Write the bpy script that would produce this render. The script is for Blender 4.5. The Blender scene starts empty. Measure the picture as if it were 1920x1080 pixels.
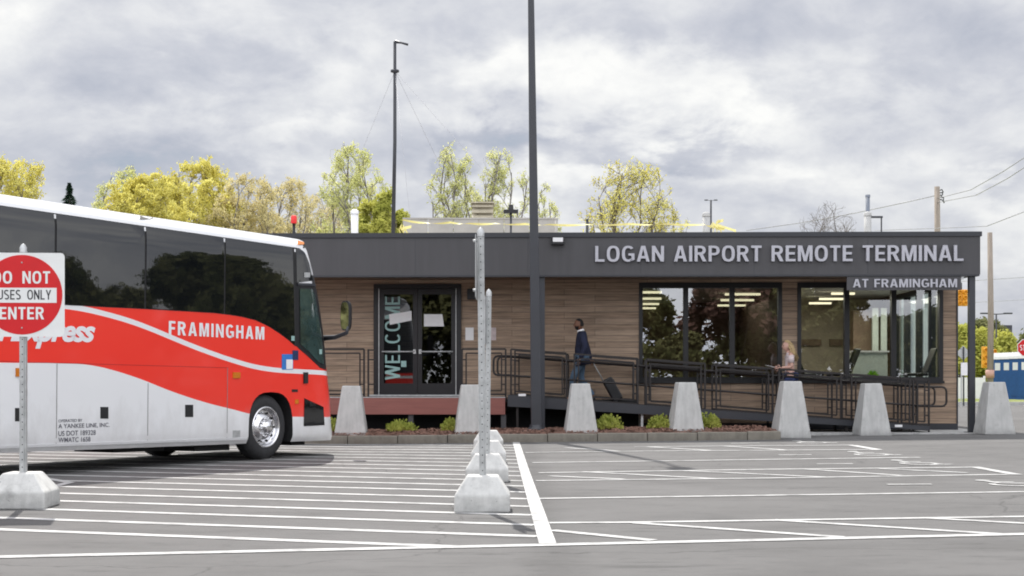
import bpy, bmesh, math, random
from mathutils import Vector, Matrix
R = math.radians
C = bpy.context.scene
COL = C.collection
random.seed(7)

# ------------------------------------------------------------------ camera, sky, sun, exposure
F, HY, CH = 2667.0, 715.0, 1.256        # focal length in photo pixels, horizon row, eye height
cam_d = bpy.data.cameras.new("camera"); cam = bpy.data.objects.new("camera", cam_d); COL.objects.link(cam)
cam.location = (0, 0, CH); cam.rotation_euler = (R(90), 0, 0)
cam_d.sensor_width = 36; cam_d.lens = 36*F/1920; cam_d.shift_y = (HY-540)/1920
cam_d.clip_start = .1; cam_d.clip_end = 3000
C.camera = cam
C.view_settings.view_transform = 'Standard'; C.view_settings.look = 'None'
C.view_settings.exposure = 0.45; C.view_settings.gamma = 1
C.cycles.pixel_filter_type = 'BLACKMAN_HARRIS'; C.cycles.filter_width = 1.9
C.cycles.max_bounces = 7; C.cycles.transparent_max_bounces = 12
C.cycles.use_denoising = True

SUN = Vector((-.24, .97, 0)).normalized()*math.cos(R(54)) + Vector((0, 0, math.sin(R(54))))
ld = bpy.data.lights.new("sun", 'SUN'); lo = bpy.data.objects.new("sun", ld); COL.objects.link(lo)
ld.energy = 4.0; ld.angle = R(.6); ld.color = (1, .955, .89)
lo.rotation_euler = (-SUN).to_track_quat('-Z', 'Y').to_euler(); lo.location = (0, 0, 40)

W = bpy.data.worlds.new("World"); C.world = W; W.use_nodes = True
def world():
    nt = W.node_tree; N = nt.nodes; L = nt.links; N.clear()
    out = N.new('ShaderNodeOutputWorld')
    sky = N.new('ShaderNodeTexSky'); sky.sky_type = 'NISHITA'; sky.sun_disc = False
    sky.sun_elevation = R(54); sky.sun_rotation = math.atan2(SUN.x, SUN.y)
    b1 = N.new('ShaderNodeBackground'); L.new(sky.outputs[0], b1.inputs[0]); b1.inputs[1].default_value = .09
    tc = N.new('ShaderNodeTexCoord'); sp = N.new('ShaderNodeSeparateXYZ'); L.new(tc.outputs['Generated'], sp.inputs[0])
    def m(op, a, b=None, clamp=False):
        n = N.new('ShaderNodeMath'); n.operation = op; n.use_clamp = clamp
        for i, v in ((0, a), (1, b)):
            if v is None: continue
            if isinstance(v, (int, float)): n.inputs[i].default_value = v
            else: L.new(v, n.inputs[i])
        return n.outputs[0]
    zc = m('ADD', m('MAXIMUM', sp.outputs[2], 0), .42)
    cu = m('DIVIDE', sp.outputs[0], zc); cv = m('DIVIDE', sp.outputs[1], zc)
    cb = N.new('ShaderNodeCombineXYZ'); L.new(cu, cb.inputs[0]); L.new(cv, cb.inputs[1])
    def noise(scale, detail, rough, dist, off):
        mp = N.new('ShaderNodeMapping'); L.new(cb.outputs[0], mp.inputs[0]); mp.inputs['Location'].default_value = off
        n = N.new('ShaderNodeTexNoise'); L.new(mp.outputs[0], n.inputs['Vector'])
        n.inputs['Scale'].default_value = scale; n.inputs['Detail'].default_value = detail
        n.inputs['Roughness'].default_value = rough; n.inputs['Distortion'].default_value = dist
        return n.outputs[0]
    a = noise(2.8, 10, .53, .2, (3.1, 1.4, 0)); b = noise(8.5, 10, .60, .25, (7.7, 2.3, 0))
    v = m('ADD', m('MULTIPLY', a, .62), m('MULTIPLY', b, .38))
    # the larger cloud masses: soft bright and dark heaps at fixed bearings and elevations
    yy = m('MAXIMUM', sp.outputs[1], .05); ba = m('DIVIDE', sp.outputs[0], yy); be = m('DIVIDE', sp.outputs[2], yy)
    wob = noise(7, 8, .58, .2, (1.7, 5.1, 0)); wb = m('MULTIPLY', m('SUBTRACT', wob, .5), .20)
    ba = m('ADD', ba, wb); be = m('ADD', be, m('MULTIPLY', wb, .55))
    v = m('ADD', m('MULTIPLY', m('SUBTRACT', v, .5), .80), .518)
    for px, py, sx, sy, amp in ((900,120,95,55,.10),(1060,140,80,50,.08),(1190,160,150,65,.11),(1310,200,110,50,.08),(1460,225,160,45,.07),(30,80,120,60,.06),(330,235,200,40,.05),(520,265,210,32,.08),(1830,390,110,45,.08),(1000,318,170,26,.07),(1180,335,200,25,.05),(1560,330,200,30,.05),
                                (300,115,260,50,-.07),(620,105,200,40,-.06),(870,250,110,28,-.11),(1010,245,110,26,-.08),(1270,288,170,24,-.10),(1500,60,260,60,-.04),(1800,120,150,60,-.07),(170,330,100,30,-.07),(1890,318,80,26,-.09),(720,285,80,30,-.05),(960,40,300,40,-.03)):
        da = m('DIVIDE', m('SUBTRACT', ba, (px-960)/F), sx/F); de = m('DIVIDE', m('SUBTRACT', be, (HY-py)/F), sy/F)
        g = m('POWER', 2.71828, m('MULTIPLY', m('ADD', m('MULTIPLY', da, da), m('MULTIPLY', de, de)), -1.0))
        v = m('ADD', v, m('MULTIPLY', g, amp*1.0))
    rp = N.new('ShaderNodeValToRGB'); L.new(v, rp.inputs[0]); e = rp.color_ramp
    e.elements[0].position = .34; e.elements[0].color = (.345, .395, .475, 1)
    e.elements[1].position = .66; e.elements[1].color = (.88, .875, .85, 1)
    for p, c in ((.42, (.435, .455, .52, 1)), (.49, (.545, .557, .605, 1)), (.565, (.70, .705, .72, 1))):
        k = e.elements.new(p); k.color = c
    # the clouds facing the sun (behind the camera) are made brighter, to fill the shaded fronts
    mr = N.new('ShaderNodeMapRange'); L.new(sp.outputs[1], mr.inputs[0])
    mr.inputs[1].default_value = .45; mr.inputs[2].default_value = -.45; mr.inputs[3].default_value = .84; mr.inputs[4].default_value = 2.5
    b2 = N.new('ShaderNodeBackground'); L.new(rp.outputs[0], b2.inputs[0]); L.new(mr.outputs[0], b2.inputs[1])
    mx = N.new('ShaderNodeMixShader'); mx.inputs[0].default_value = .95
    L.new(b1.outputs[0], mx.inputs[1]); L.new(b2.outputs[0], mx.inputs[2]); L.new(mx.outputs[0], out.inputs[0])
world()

# ------------------------------------------------------------------ picture <-> place
def sstep(a, b, x):
    t = min(1, max(0, (x-a)/(b-a))); return t*t*(3-2*t)
def gz(x, y):                              # the lot rises a little towards the right of the building
    def lin(f, y):
        i = math.floor(y); return f(i)+(f(i+1)-f(i))*(y-i)
    return .0107*min(16, max(0, x+3))*lin(lambda q: sstep(19, 28, q), min(y, 44)) + .12*min(1, max(0, (y-46)/18))
def P(px, py, Y): return Vector(((px-960)/F*Y, Y, CH-(py-HY)/F*Y))
def G(px, py, up=0):                       # pixel -> point of the ground
    y = 20.
    for _ in range(40):
        z = gz((px-960)/F*y, y); y = y*.5 + .5*max(5, min(400, (CH-z)*F/max(1, py-HY)))
    x = (px-960)/F*y; return Vector((x, y, gz(x, y)+up))
def proj(v): return 960+F*v[0]/v[1], HY-F*(v[2]-CH)/v[1]

# ------------------------------------------------------------------ materials
def mat(name, col, rough=.6, metal=0, var=.12, scale=6, bump=0, bscale=60, coat=0, ior=1.45, stretch=None, col2=None, spec=None):
    m = bpy.data.materials.new(name); m.use_nodes = True; nt = m.node_tree; N = nt.nodes; L = nt.links
    b = N['Principled BSDF']
    b.inputs['Roughness'].default_value = rough; b.inputs['Metallic'].default_value = metal
    b.inputs['IOR'].default_value = ior; b.inputs['Coat Weight'].default_value = coat; b.inputs['Coat Roughness'].default_value = .04
    if spec is not None: b.inputs['Specular IOR Level'].default_value = spec
    tc = N.new('ShaderNodeTexCoord'); mp = N.new('ShaderNodeMapping'); L.new(tc.outputs['Object'], mp.inputs[0])
    if stretch: mp.inputs['Scale'].default_value = stretch
    n = N.new('ShaderNodeTexNoise'); n.inputs['Scale'].default_value = scale; n.inputs['Detail'].default_value = 6; n.inputs['Roughness'].default_value = .62
    L.new(mp.outputs[0], n.inputs['Vector'])
    r = N.new('ShaderNodeValToRGB'); L.new(n.outputs[0], r.inputs[0])
    c1 = [max(0, c*(1-var)) for c in col]; c2 = list(col2) if col2 else [min(1, c*(1+var)) for c in col]
    r.color_ramp.elements[0].position = .32; r.color_ramp.elements[0].color = (*c1, 1)
    r.color_ramp.elements[1].position = .68; r.color_ramp.elements[1].color = (*c2, 1)
    L.new(r.outputs[0], b.inputs['Base Color'])
    if bump:
        n2 = N.new('ShaderNodeTexNoise'); n2.inputs['Scale'].default_value = bscale; n2.inputs['Detail'].default_value = 5
        L.new(mp.outputs[0], n2.inputs['Vector'])
        bp = N.new('ShaderNodeBump'); bp.inputs['Strength'].default_value = bump; bp.inputs['Distance'].default_value = .02
        L.new(n2.outputs[0], bp.inputs['Height']); L.new(bp.outputs[0], b.inputs['Normal'])
    return m
def emis(name, col, s):
    m = bpy.data.materials.new(name); m.use_nodes = True; b = m.node_tree.nodes['Principled BSDF']
    b.inputs['Base Color'].default_value = (*col, 1); b.inputs['Emission Color'].default_value = (*col, 1); b.inputs['Emission Strength'].default_value = s
    return m
def glass(name, tint, refl, rough=.0, wave=0):
    m = bpy.data.materials.new(name); m.use_nodes = True; nt = m.node_tree; N = nt.nodes; L = nt.links; N.clear()
    o = N.new('ShaderNodeOutputMaterial'); mx = N.new('ShaderNodeMixShader'); t = N.new('ShaderNodeBsdfTransparent'); g = N.new('ShaderNodeBsdfGlossy')
    t.inputs[0].default_value = (*tint, 1); g.inputs[0].default_value = (.95, .97, 1, 1); g.inputs['Roughness'].default_value = rough
    fr = N.new('ShaderNodeLayerWeight'); fr.inputs[0].default_value = .35
    mr = N.new('ShaderNodeMapRange'); L.new(fr.outputs['Fresnel'], mr.inputs[0]); mr.inputs[3].default_value = refl; mr.inputs[4].default_value = .95
    L.new(mr.outputs[0], mx.inputs[0]); L.new(t.outputs[0], mx.inputs[1]); L.new(g.outputs[0], mx.inputs[2]); L.new(mx.outputs[0], o.inputs[0])
    if wave:
        tc = N.new('ShaderNodeTexCoord'); n = N.new('ShaderNodeTexNoise'); n.inputs['Scale'].default_value = 1.1; n.inputs['Detail'].default_value = 1
        L.new(tc.outputs['Object'], n.inputs['Vector']); bp = N.new('ShaderNodeBump'); bp.inputs['Strength'].default_value = wave; bp.inputs['Distance'].default_value = .02
        L.new(n.outputs[0], bp.inputs['Height']); L.new(bp.outputs[0], g.inputs['Normal'])
    return m

def asphalt_mat():
    m = mat('asphalt', (.120, .118, .117), .88, var=.1, scale=240, bump=.45, bscale=220)
    nt = m.node_tree; N = nt.nodes; L = nt.links; b = N['Principled BSDF']
    src = b.inputs['Base Color'].links[0].from_socket
    tc = N.new('ShaderNodeTexCoord')
    def layer(src, scale, st, lo, hi, a, bb, off=(0, 0, 0)):
        mp = N.new('ShaderNodeMapping'); mp.inputs['Scale'].default_value = st; mp.inputs['Location'].default_value = off
        L.new(tc.outputs['Object'], mp.inputs[0])
        n = N.new('ShaderNodeTexNoise'); n.inputs['Scale'].default_value = scale; n.inputs['Detail'].default_value = 7; n.inputs['Roughness'].default_value = .6
        L.new(mp.outputs[0], n.inputs['Vector'])
        r = N.new('ShaderNodeMapRange'); L.new(n.outputs[0], r.inputs[0])
        r.inputs[1].default_value = lo; r.inputs[2].default_value = hi; r.inputs[3].default_value = a; r.inputs[4].default_value = bb
        mu = N.new('ShaderNodeMix'); mu.data_type = 'RGBA'; mu.blend_type = 'MULTIPLY'; mu.inputs[0].default_value = 1
        L.new(src, mu.inputs[6]); L.new(r.outputs[0], mu.inputs[7]); return mu.outputs[2]
    s = layer(src, .35, (1, 1, 1), .35, .65, .9, 1.08)
    s = layer(s, 1.3, (.55, 1, 1), .3, .52, .80, 1.02, (3, 8, 0))
    s = layer(s, 2.2, (.35, 1.6, 1), .57, .72, 1.0, .64, (9, 2, 0))
    s = layer(s, 7, (.5, 1, 1), .56, .70, 1.0, .80, (1, 4, 0)); s = layer(s, 26, (1, 1, 1), .67, .72, 1.0, .7, (5, 5, 0))
    vo = N.new('ShaderNodeTexVoronoi'); vo.feature = 'DISTANCE_TO_EDGE'; vo.inputs['Scale'].default_value = .16      # sealed cracks
    wn = N.new('ShaderNodeTexNoise'); wn.inputs['Scale'].default_value = 1.1; wn.inputs['Detail'].default_value = 6; L.new(tc.outputs['Object'], wn.inputs['Vector'])
    wm = N.new('ShaderNodeMix'); wm.data_type = 'RGBA'; wm.blend_type = 'ADD'; wm.inputs[0].default_value = 1.2; L.new(tc.outputs['Object'], wm.inputs[6]); L.new(wn.outputs[1], wm.inputs[7]); L.new(wm.outputs[2], vo.inputs['Vector'])
    cr = N.new('ShaderNodeMapRange'); L.new(vo.outputs['Distance'], cr.inputs[0]); cr.inputs[1].default_value = .0; cr.inputs[2].default_value = .0035; cr.inputs[3].default_value = .62; cr.inputs[4].default_value = 1
    mc = N.new('ShaderNodeMix'); mc.data_type = 'RGBA'; mc.blend_type = 'MULTIPLY'; mc.inputs[0].default_value = 1; L.new(s, mc.inputs[6]); L.new(cr.outputs[0], mc.inputs[7]); s = mc.outputs[2]
    sx = N.new('ShaderNodeSeparateXYZ'); L.new(tc.outputs['Object'], sx.inputs[0])      # a worn dark seam beside the long white line
    ma = N.new('ShaderNodeMath'); ma.operation = 'SUBTRACT'; L.new(sx.outputs[0], ma.inputs[0]); ma.inputs[1].default_value = .55
    ad = N.new('ShaderNodeMath'); ad.operation = 'MULTIPLY_ADD'; L.new(wn.outputs[0], ad.inputs[0]); ad.inputs[1].default_value = .5; L.new(ma.outputs[0], ad.inputs[2])
    ab = N.new('ShaderNodeMath'); ab.operation = 'ABSOLUTE'; L.new(ad.outputs[0], ab.inputs[0])
    se = N.new('ShaderNodeMapRange'); L.new(ab.outputs[0], se.inputs[0]); se.inputs[1].default_value = .05; se.inputs[2].default_value = .3; se.inputs[3].default_value = .80; se.inputs[4].default_value = 1
    md = N.new('ShaderNodeMix'); md.data_type = 'RGBA'; md.blend_type = 'MULTIPLY'; md.inputs[0].default_value = 1; L.new(s, md.inputs[6]); L.new(se.outputs[0], md.inputs[7]); s = md.outputs[2]
    L.new(s, b.inputs['Base Color']); return m
def paint_mat():                            # worn road paint
    m = mat('road_paint', (.46, .46, .455), .8, var=.06, scale=30)
    nt = m.node_tree; N = nt.nodes; L = nt.links; b = N['Principled BSDF']
    src = b.inputs['Base Color'].links[0].from_socket
    tc = N.new('ShaderNodeTexCoord'); n = N.new('ShaderNodeTexNoise'); n.inputs['Scale'].default_value = 3.4; n.inputs['Detail'].default_value = 8; n.inputs['Roughness'].default_value = .7
    L.new(tc.outputs['Object'], n.inputs['Vector'])
    r = N.new('ShaderNodeMapRange'); L.new(n.outputs[0], r.inputs[0]); r.inputs[1].default_value = .46; r.inputs[2].default_value = .70; r.inputs[3].default_value = 0; r.inputs[4].default_value = .85
    mu = N.new('ShaderNodeMix'); mu.data_type = 'RGBA'; L.new(r.outputs[0], mu.inputs[0]); L.new(src, mu.inputs[6]); mu.inputs[7].default_value = (.17, .17, .17, 1)
    L.new(mu.outputs[2], b.inputs['Base Color']); return m
def concrete_mat(name, col):
    m = mat(name, col, .85, var=.08, scale=3.2, bump=.25, bscale=90)
    nt = m.node_tree; N = nt.nodes; L = nt.links; b = N['Principled BSDF']; src = b.inputs['Base Color'].links[0].from_socket
    tc = N.new('ShaderNodeTexCoord'); oi = N.new('ShaderNodeObjectInfo'); va = N.new('ShaderNodeVectorMath'); va.operation = 'ADD'; L.new(tc.outputs['Object'], va.inputs[0]); L.new(oi.outputs['Location'], va.inputs[1])
    mp = N.new('ShaderNodeMapping'); mp.inputs['Scale'].default_value = (9, 9, 1.2); L.new(va.outputs[0], mp.inputs[0])
    n = N.new('ShaderNodeTexNoise'); n.inputs['Scale'].default_value = 1.6; n.inputs['Detail'].default_value = 8; L.new(mp.outputs[0], n.inputs['Vector'])
    r = N.new('ShaderNodeMapRange'); L.new(n.outputs[0], r.inputs[0]); r.inputs[1].default_value = .4; r.inputs[2].default_value = .7; r.inputs[3].default_value = 1.02; r.inputs[4].default_value = .86
    mu = N.new('ShaderNodeMix'); mu.data_type = 'RGBA'; mu.blend_type = 'MULTIPLY'; mu.inputs[0].default_value = 1
    L.new(src, mu.inputs[6]); L.new(r.outputs[0], mu.inputs[7])
    v = N.new('ShaderNodeTexNoise'); v.inputs['Scale'].default_value = 38; v.inputs['Detail'].default_value = 2; L.new(va.outputs[0], v.inputs['Vector'])      # air holes and scuffs
    p = N.new('ShaderNodeMapRange'); L.new(v.outputs[0], p.inputs[0]); p.inputs[1].default_value = .70; p.inputs[2].default_value = .76; p.inputs[3].default_value = 1; p.inputs[4].default_value = .55
    m2 = N.new('ShaderNodeMix'); m2.data_type = 'RGBA'; m2.blend_type = 'MULTIPLY'; m2.inputs[0].default_value = 1; L.new(mu.outputs[2], m2.inputs[6]); L.new(p.outputs[0], m2.inputs[7])
    d = N.new('ShaderNodeTexNoise'); d.inputs['Scale'].default_value = 5; d.inputs['Detail'].default_value = 8; d.inputs['Roughness'].default_value = .7; L.new(va.outputs[0], d.inputs['Vector'])
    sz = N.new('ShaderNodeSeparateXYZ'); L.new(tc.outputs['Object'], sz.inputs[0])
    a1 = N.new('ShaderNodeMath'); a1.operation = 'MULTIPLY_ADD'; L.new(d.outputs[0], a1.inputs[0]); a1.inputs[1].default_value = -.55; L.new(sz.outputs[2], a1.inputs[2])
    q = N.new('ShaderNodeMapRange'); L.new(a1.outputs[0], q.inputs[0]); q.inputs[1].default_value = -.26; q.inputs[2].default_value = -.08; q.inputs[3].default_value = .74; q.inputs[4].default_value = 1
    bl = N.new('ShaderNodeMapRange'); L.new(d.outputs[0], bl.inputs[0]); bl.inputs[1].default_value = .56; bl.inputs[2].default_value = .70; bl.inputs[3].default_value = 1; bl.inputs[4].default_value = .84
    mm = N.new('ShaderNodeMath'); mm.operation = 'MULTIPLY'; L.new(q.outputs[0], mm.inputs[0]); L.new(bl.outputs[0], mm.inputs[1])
    m3 = N.new('ShaderNodeMix'); m3.data_type = 'RGBA'; m3.blend_type = 'MULTIPLY'; m3.inputs[0].default_value = 1; L.new(m2.outputs[2], m3.inputs[6]); L.new(mm.outputs[0], m3.inputs[7]); L.new(m3.outputs[2], b.inputs['Base Color']); return m
def plank_mat():
    m = bpy.data.materials.new('wood_siding'); m.use_nodes = True; nt = m.node_tree; N = nt.nodes; L = nt.links; b = N['Principled BSDF']
    b.inputs['Roughness'].default_value = .6
    tc = N.new('ShaderNodeTexCoord'); sp = N.new('ShaderNodeSeparateXYZ'); L.new(tc.outputs['Object'], sp.inputs[0])
    ad = N.new('ShaderNodeMath'); L.new(sp.outputs[0], ad.inputs[0]); L.new(sp.outputs[1], ad.inputs[1])
    cb = N.new('ShaderNodeCombineXYZ'); L.new(ad.outputs[0], cb.inputs[0]); L.new(sp.outputs[2], cb.inputs[1])
    br = N.new('ShaderNodeTexBrick'); L.new(cb.outputs[0], br.inputs['Vector'])
    br.offset = .37; br.inputs['Scale'].default_value = 1; br.inputs['Brick Width'].default_value = 1.9; br.inputs['Row Height'].default_value = .135
    br.inputs['Mortar Size'].default_value = .004; br.inputs['Color1'].default_value = (.275, .190, .128, 1); br.inputs['Color2'].default_value = (.375, .272, .192, 1); br.inputs['Mortar'].default_value = (.09, .065, .05, 1)
    mp = N.new('ShaderNodeMapping'); L.new(cb.outputs[0], mp.inputs[0]); mp.inputs['Scale'].default_value = (.9, 16, 1)
    n = N.new('ShaderNodeTexNoise'); n.inputs['Scale'].default_value = 1.5; n.inputs['Detail'].default_value = 8; n.inputs['Roughness'].default_value = .65; L.new(mp.outputs[0], n.inputs['Vector'])
    r = N.new('ShaderNodeMapRange'); L.new(n.outputs[0], r.inputs[0]); r.inputs[1].default_value = .3; r.inputs[2].default_value = .7; r.inputs[3].default_value = .50; r.inputs[4].default_value = 1.30
    mu = N.new('ShaderNodeMix'); mu.data_type = 'RGBA'; mu.blend_type = 'MULTIPLY'; mu.inputs[0].default_value = 1
    L.new(br.outputs[0], mu.inputs[6]); L.new(r.outputs[0], mu.inputs[7]); L.new(mu.outputs[2], b.inputs['Base Color'])
    return m
def leaf_mat(name, col, col2, tr=.35):
    m = bpy.data.materials.new(name); m.use_nodes = True; nt = m.node_tree; N = nt.nodes; L = nt.links; N.clear()
    o = N.new('ShaderNodeOutputMaterial'); d = N.new('ShaderNodeBsdfDiffuse'); t = N.new('ShaderNodeBsdfTranslucent'); mx = N.new('ShaderNodeMixShader'); mx.inputs[0].default_value = tr
    tc = N.new('ShaderNodeTexCoord'); n = N.new('ShaderNodeTexNoise'); n.inputs['Scale'].default_value = .9; n.inputs['Detail'].default_value = 4; L.new(tc.outputs['Object'], n.inputs['Vector'])
    r = N.new('ShaderNodeValToRGB'); L.new(n.outputs[0], r.inputs[0]); r.color_ramp.elements[0].position = .38; r.color_ramp.elements[1].position = .64
    r.color_ramp.elements[0].color = (*col, 1); r.color_ramp.elements[1].color = (*col2, 1)
    for x in (d, t): L.new(r.outputs[0], x.inputs[0])
    L.new(d.outputs[0], mx.inputs[1]); L.new(t.outputs[0], mx.inputs[2]); L.new(mx.outputs[0], o.inputs[0]); return m

M = {}
M['asphalt'] = asphalt_mat(); M['paint'] = paint_mat()
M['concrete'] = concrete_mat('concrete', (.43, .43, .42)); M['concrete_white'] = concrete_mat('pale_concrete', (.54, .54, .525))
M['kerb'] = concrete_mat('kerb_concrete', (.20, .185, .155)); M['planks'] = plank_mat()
M['fascia'] = mat('dark_metal_panel', (.055, .054, .058), .55, var=.10, scale=1.5, stretch=(3, 3, .35))
M['fascia_cap'] = mat('dark_metal_cap', (.028, .030, .036), .45, var=.05)
M['black'] = mat('black_metal', (.010, .010, .012), .42, var=.1)
M['rail'] = mat('dark_bronze_metal', (.014, .011, .011), .45, var=.1)
M['pole'] = mat('dark_painted_pole', (.034, .036, .043), .4, var=.08, scale=3)
M['steel'] = mat('galvanized_steel', (.46, .47, .47), .5, metal=.55, var=.16, scale=14)
M['letters'] = mat('silver_letters', (.40, .40, .44), .45, metal=.1, var=.04)
M['white'] = mat('white_paint', (.72, .72, .73), .5, var=.04)
M['paper'] = mat('white_paper', (.75, .75, .76), .8, var=.04, scale=12)
M['red_sign'] = mat('red_sign_sheeting', (.56, .008, .012), .45, var=.05)
M['sign_white'] = mat('white_sign_sheeting', (.70, .71, .70), .5, var=.04)
M['sign_black'] = mat('black_lettering', (.03, .03, .035), .6)
M['mulch'] = mat('bark_mulch', (.11, .062, .045), .95, var=.5, scale=28, bump=.8, bscale=40, col2=(.33, .18, .135))
M['rimboard'] = mat('red_brown_board', (.22, .082, .068), .6, var=.1, scale=4, stretch=(.4, 3, 6))
M['deck'] = mat('dark_decking', (.10, .085, .08), .7)
M['dark'] = mat('under_deck_shade', (.012, .012, .013), .9)
M['glass'] = glass('window_glass', (.52, .58, .54), .2, wave=.04)
M['glass_clear'] = glass('clear_window_glass', (.74, .80, .77), .11, wave=.04)
M['door_glass'] = glass('door_glass', (.20, .23, .23), .045, wave=.04)
M['bus_glass'] = mat('tinted_bus_glass', (.006, .007, .008), .02, var=0, ior=1.78, bump=.12, bscale=.9)
M['bus_door_glass'] = mat('green_tinted_glass', (.030, .052, .050), .03, ior=1.9, var=.5, scale=2.5)
M['rubber'] = mat('black_rubber', (.016, .016, .017), .75, var=.2, scale=20)
M['tyre'] = mat('tyre_rubber', (.026, .026, .028), .8, var=.2, scale=14, bump=.3, bscale=40)
M['chrome'] = mat('polished_aluminium', (.72, .72, .74), .22, metal=1, var=.06)
M['amber'] = mat('amber_lens', (.55, .17, .015), .25)
M['blue_sticker'] = mat('blue_sticker', (.03, .17, .50), .5)
M['navy'] = mat('navy_jacket', (.011, .014, .034), .9, var=.25, scale=9)
M['jeans'] = mat('blue_denim', (.06, .10, .15), .9, var=.25, scale=10)
M['skin_dark'] = mat('brown_skin', (.16, .075, .045), .55, var=.08)
M['skin_light'] = mat('fair_skin', (.50, .30, .24), .55, var=.05)
M['hair_dark'] = mat('black_hair', (.012, .010, .010), .7)
M['hair_blonde'] = mat('blonde_hair', (.40, .29, .15), .6, var=.25, scale=25)
M['top_white'] = mat('pale_pink_top', (.52, .44, .44), .85, var=.15, scale=12)
M['shorts'] = mat('dark_blue_cloth', (.02, .03, .09), .9, var=.4, scale=22)
M['shoe'] = mat('dark_shoe', (.02, .02, .022), .6)
M['bark'] = mat('tree_bark', (.14, .115, .095), .9, var=.3, scale=5)
M['bark_grey'] = mat('grey_tree_bark', (.20, .18, .17), .9, var=.3, scale=5)
M['wood_pole'] = mat('weathered_pole_wood', (.27, .23, .19), .9, var=.2, scale=3, stretch=(4, 4, .4))
M['yellow'] = mat('signal_yellow', (.70, .33, .02), .5)
M['tape'] = mat('yellow_tape', (.74, .67, .26), .5)
M['grass'] = mat('grass_ground', (.12, .17, .04), .95, var=.35, scale=3, col2=(.26, .28, .08))
M['toilet_blue'] = mat('blue_plastic', (.012, .075, .24), .5, var=.1)
M['far_wall'] = mat('pale_far_wall', (.50, .50, .50), .8)
M['tan_wall'] = mat('tan_interior_wall', (.36, .31, .24), .8, var=.06)
M['pale_wall'] = mat('pale_interior_panel', (.55, .60, .55), .7, var=.05)
M['brown_wall'] = mat('brown_interior_panel', (.17, .115, .08), .7, var=.15, scale=3)
M['ceiling'] = mat('pale_ceiling', (.62, .62, .58), .85)
M['lightbar'] = emis('light_bar', (1, .86, .60), 1.3)
M['red_lamp'] = mat('red_lamp', (.70, .03, .03), .4)
M['roofgrey'] = mat('grey_roof_metal', (.36, .345, .32), .6, var=.1, scale=2)
M['roofbox'] = mat('beige_vent_metal', (.42, .38, .29), .6, var=.1)
M['teal'] = mat('pale_teal_lettering', (.27, .42, .40), .7)
M['lime'] = mat('lime_green', (.30, .62, .03), .6)

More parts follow.
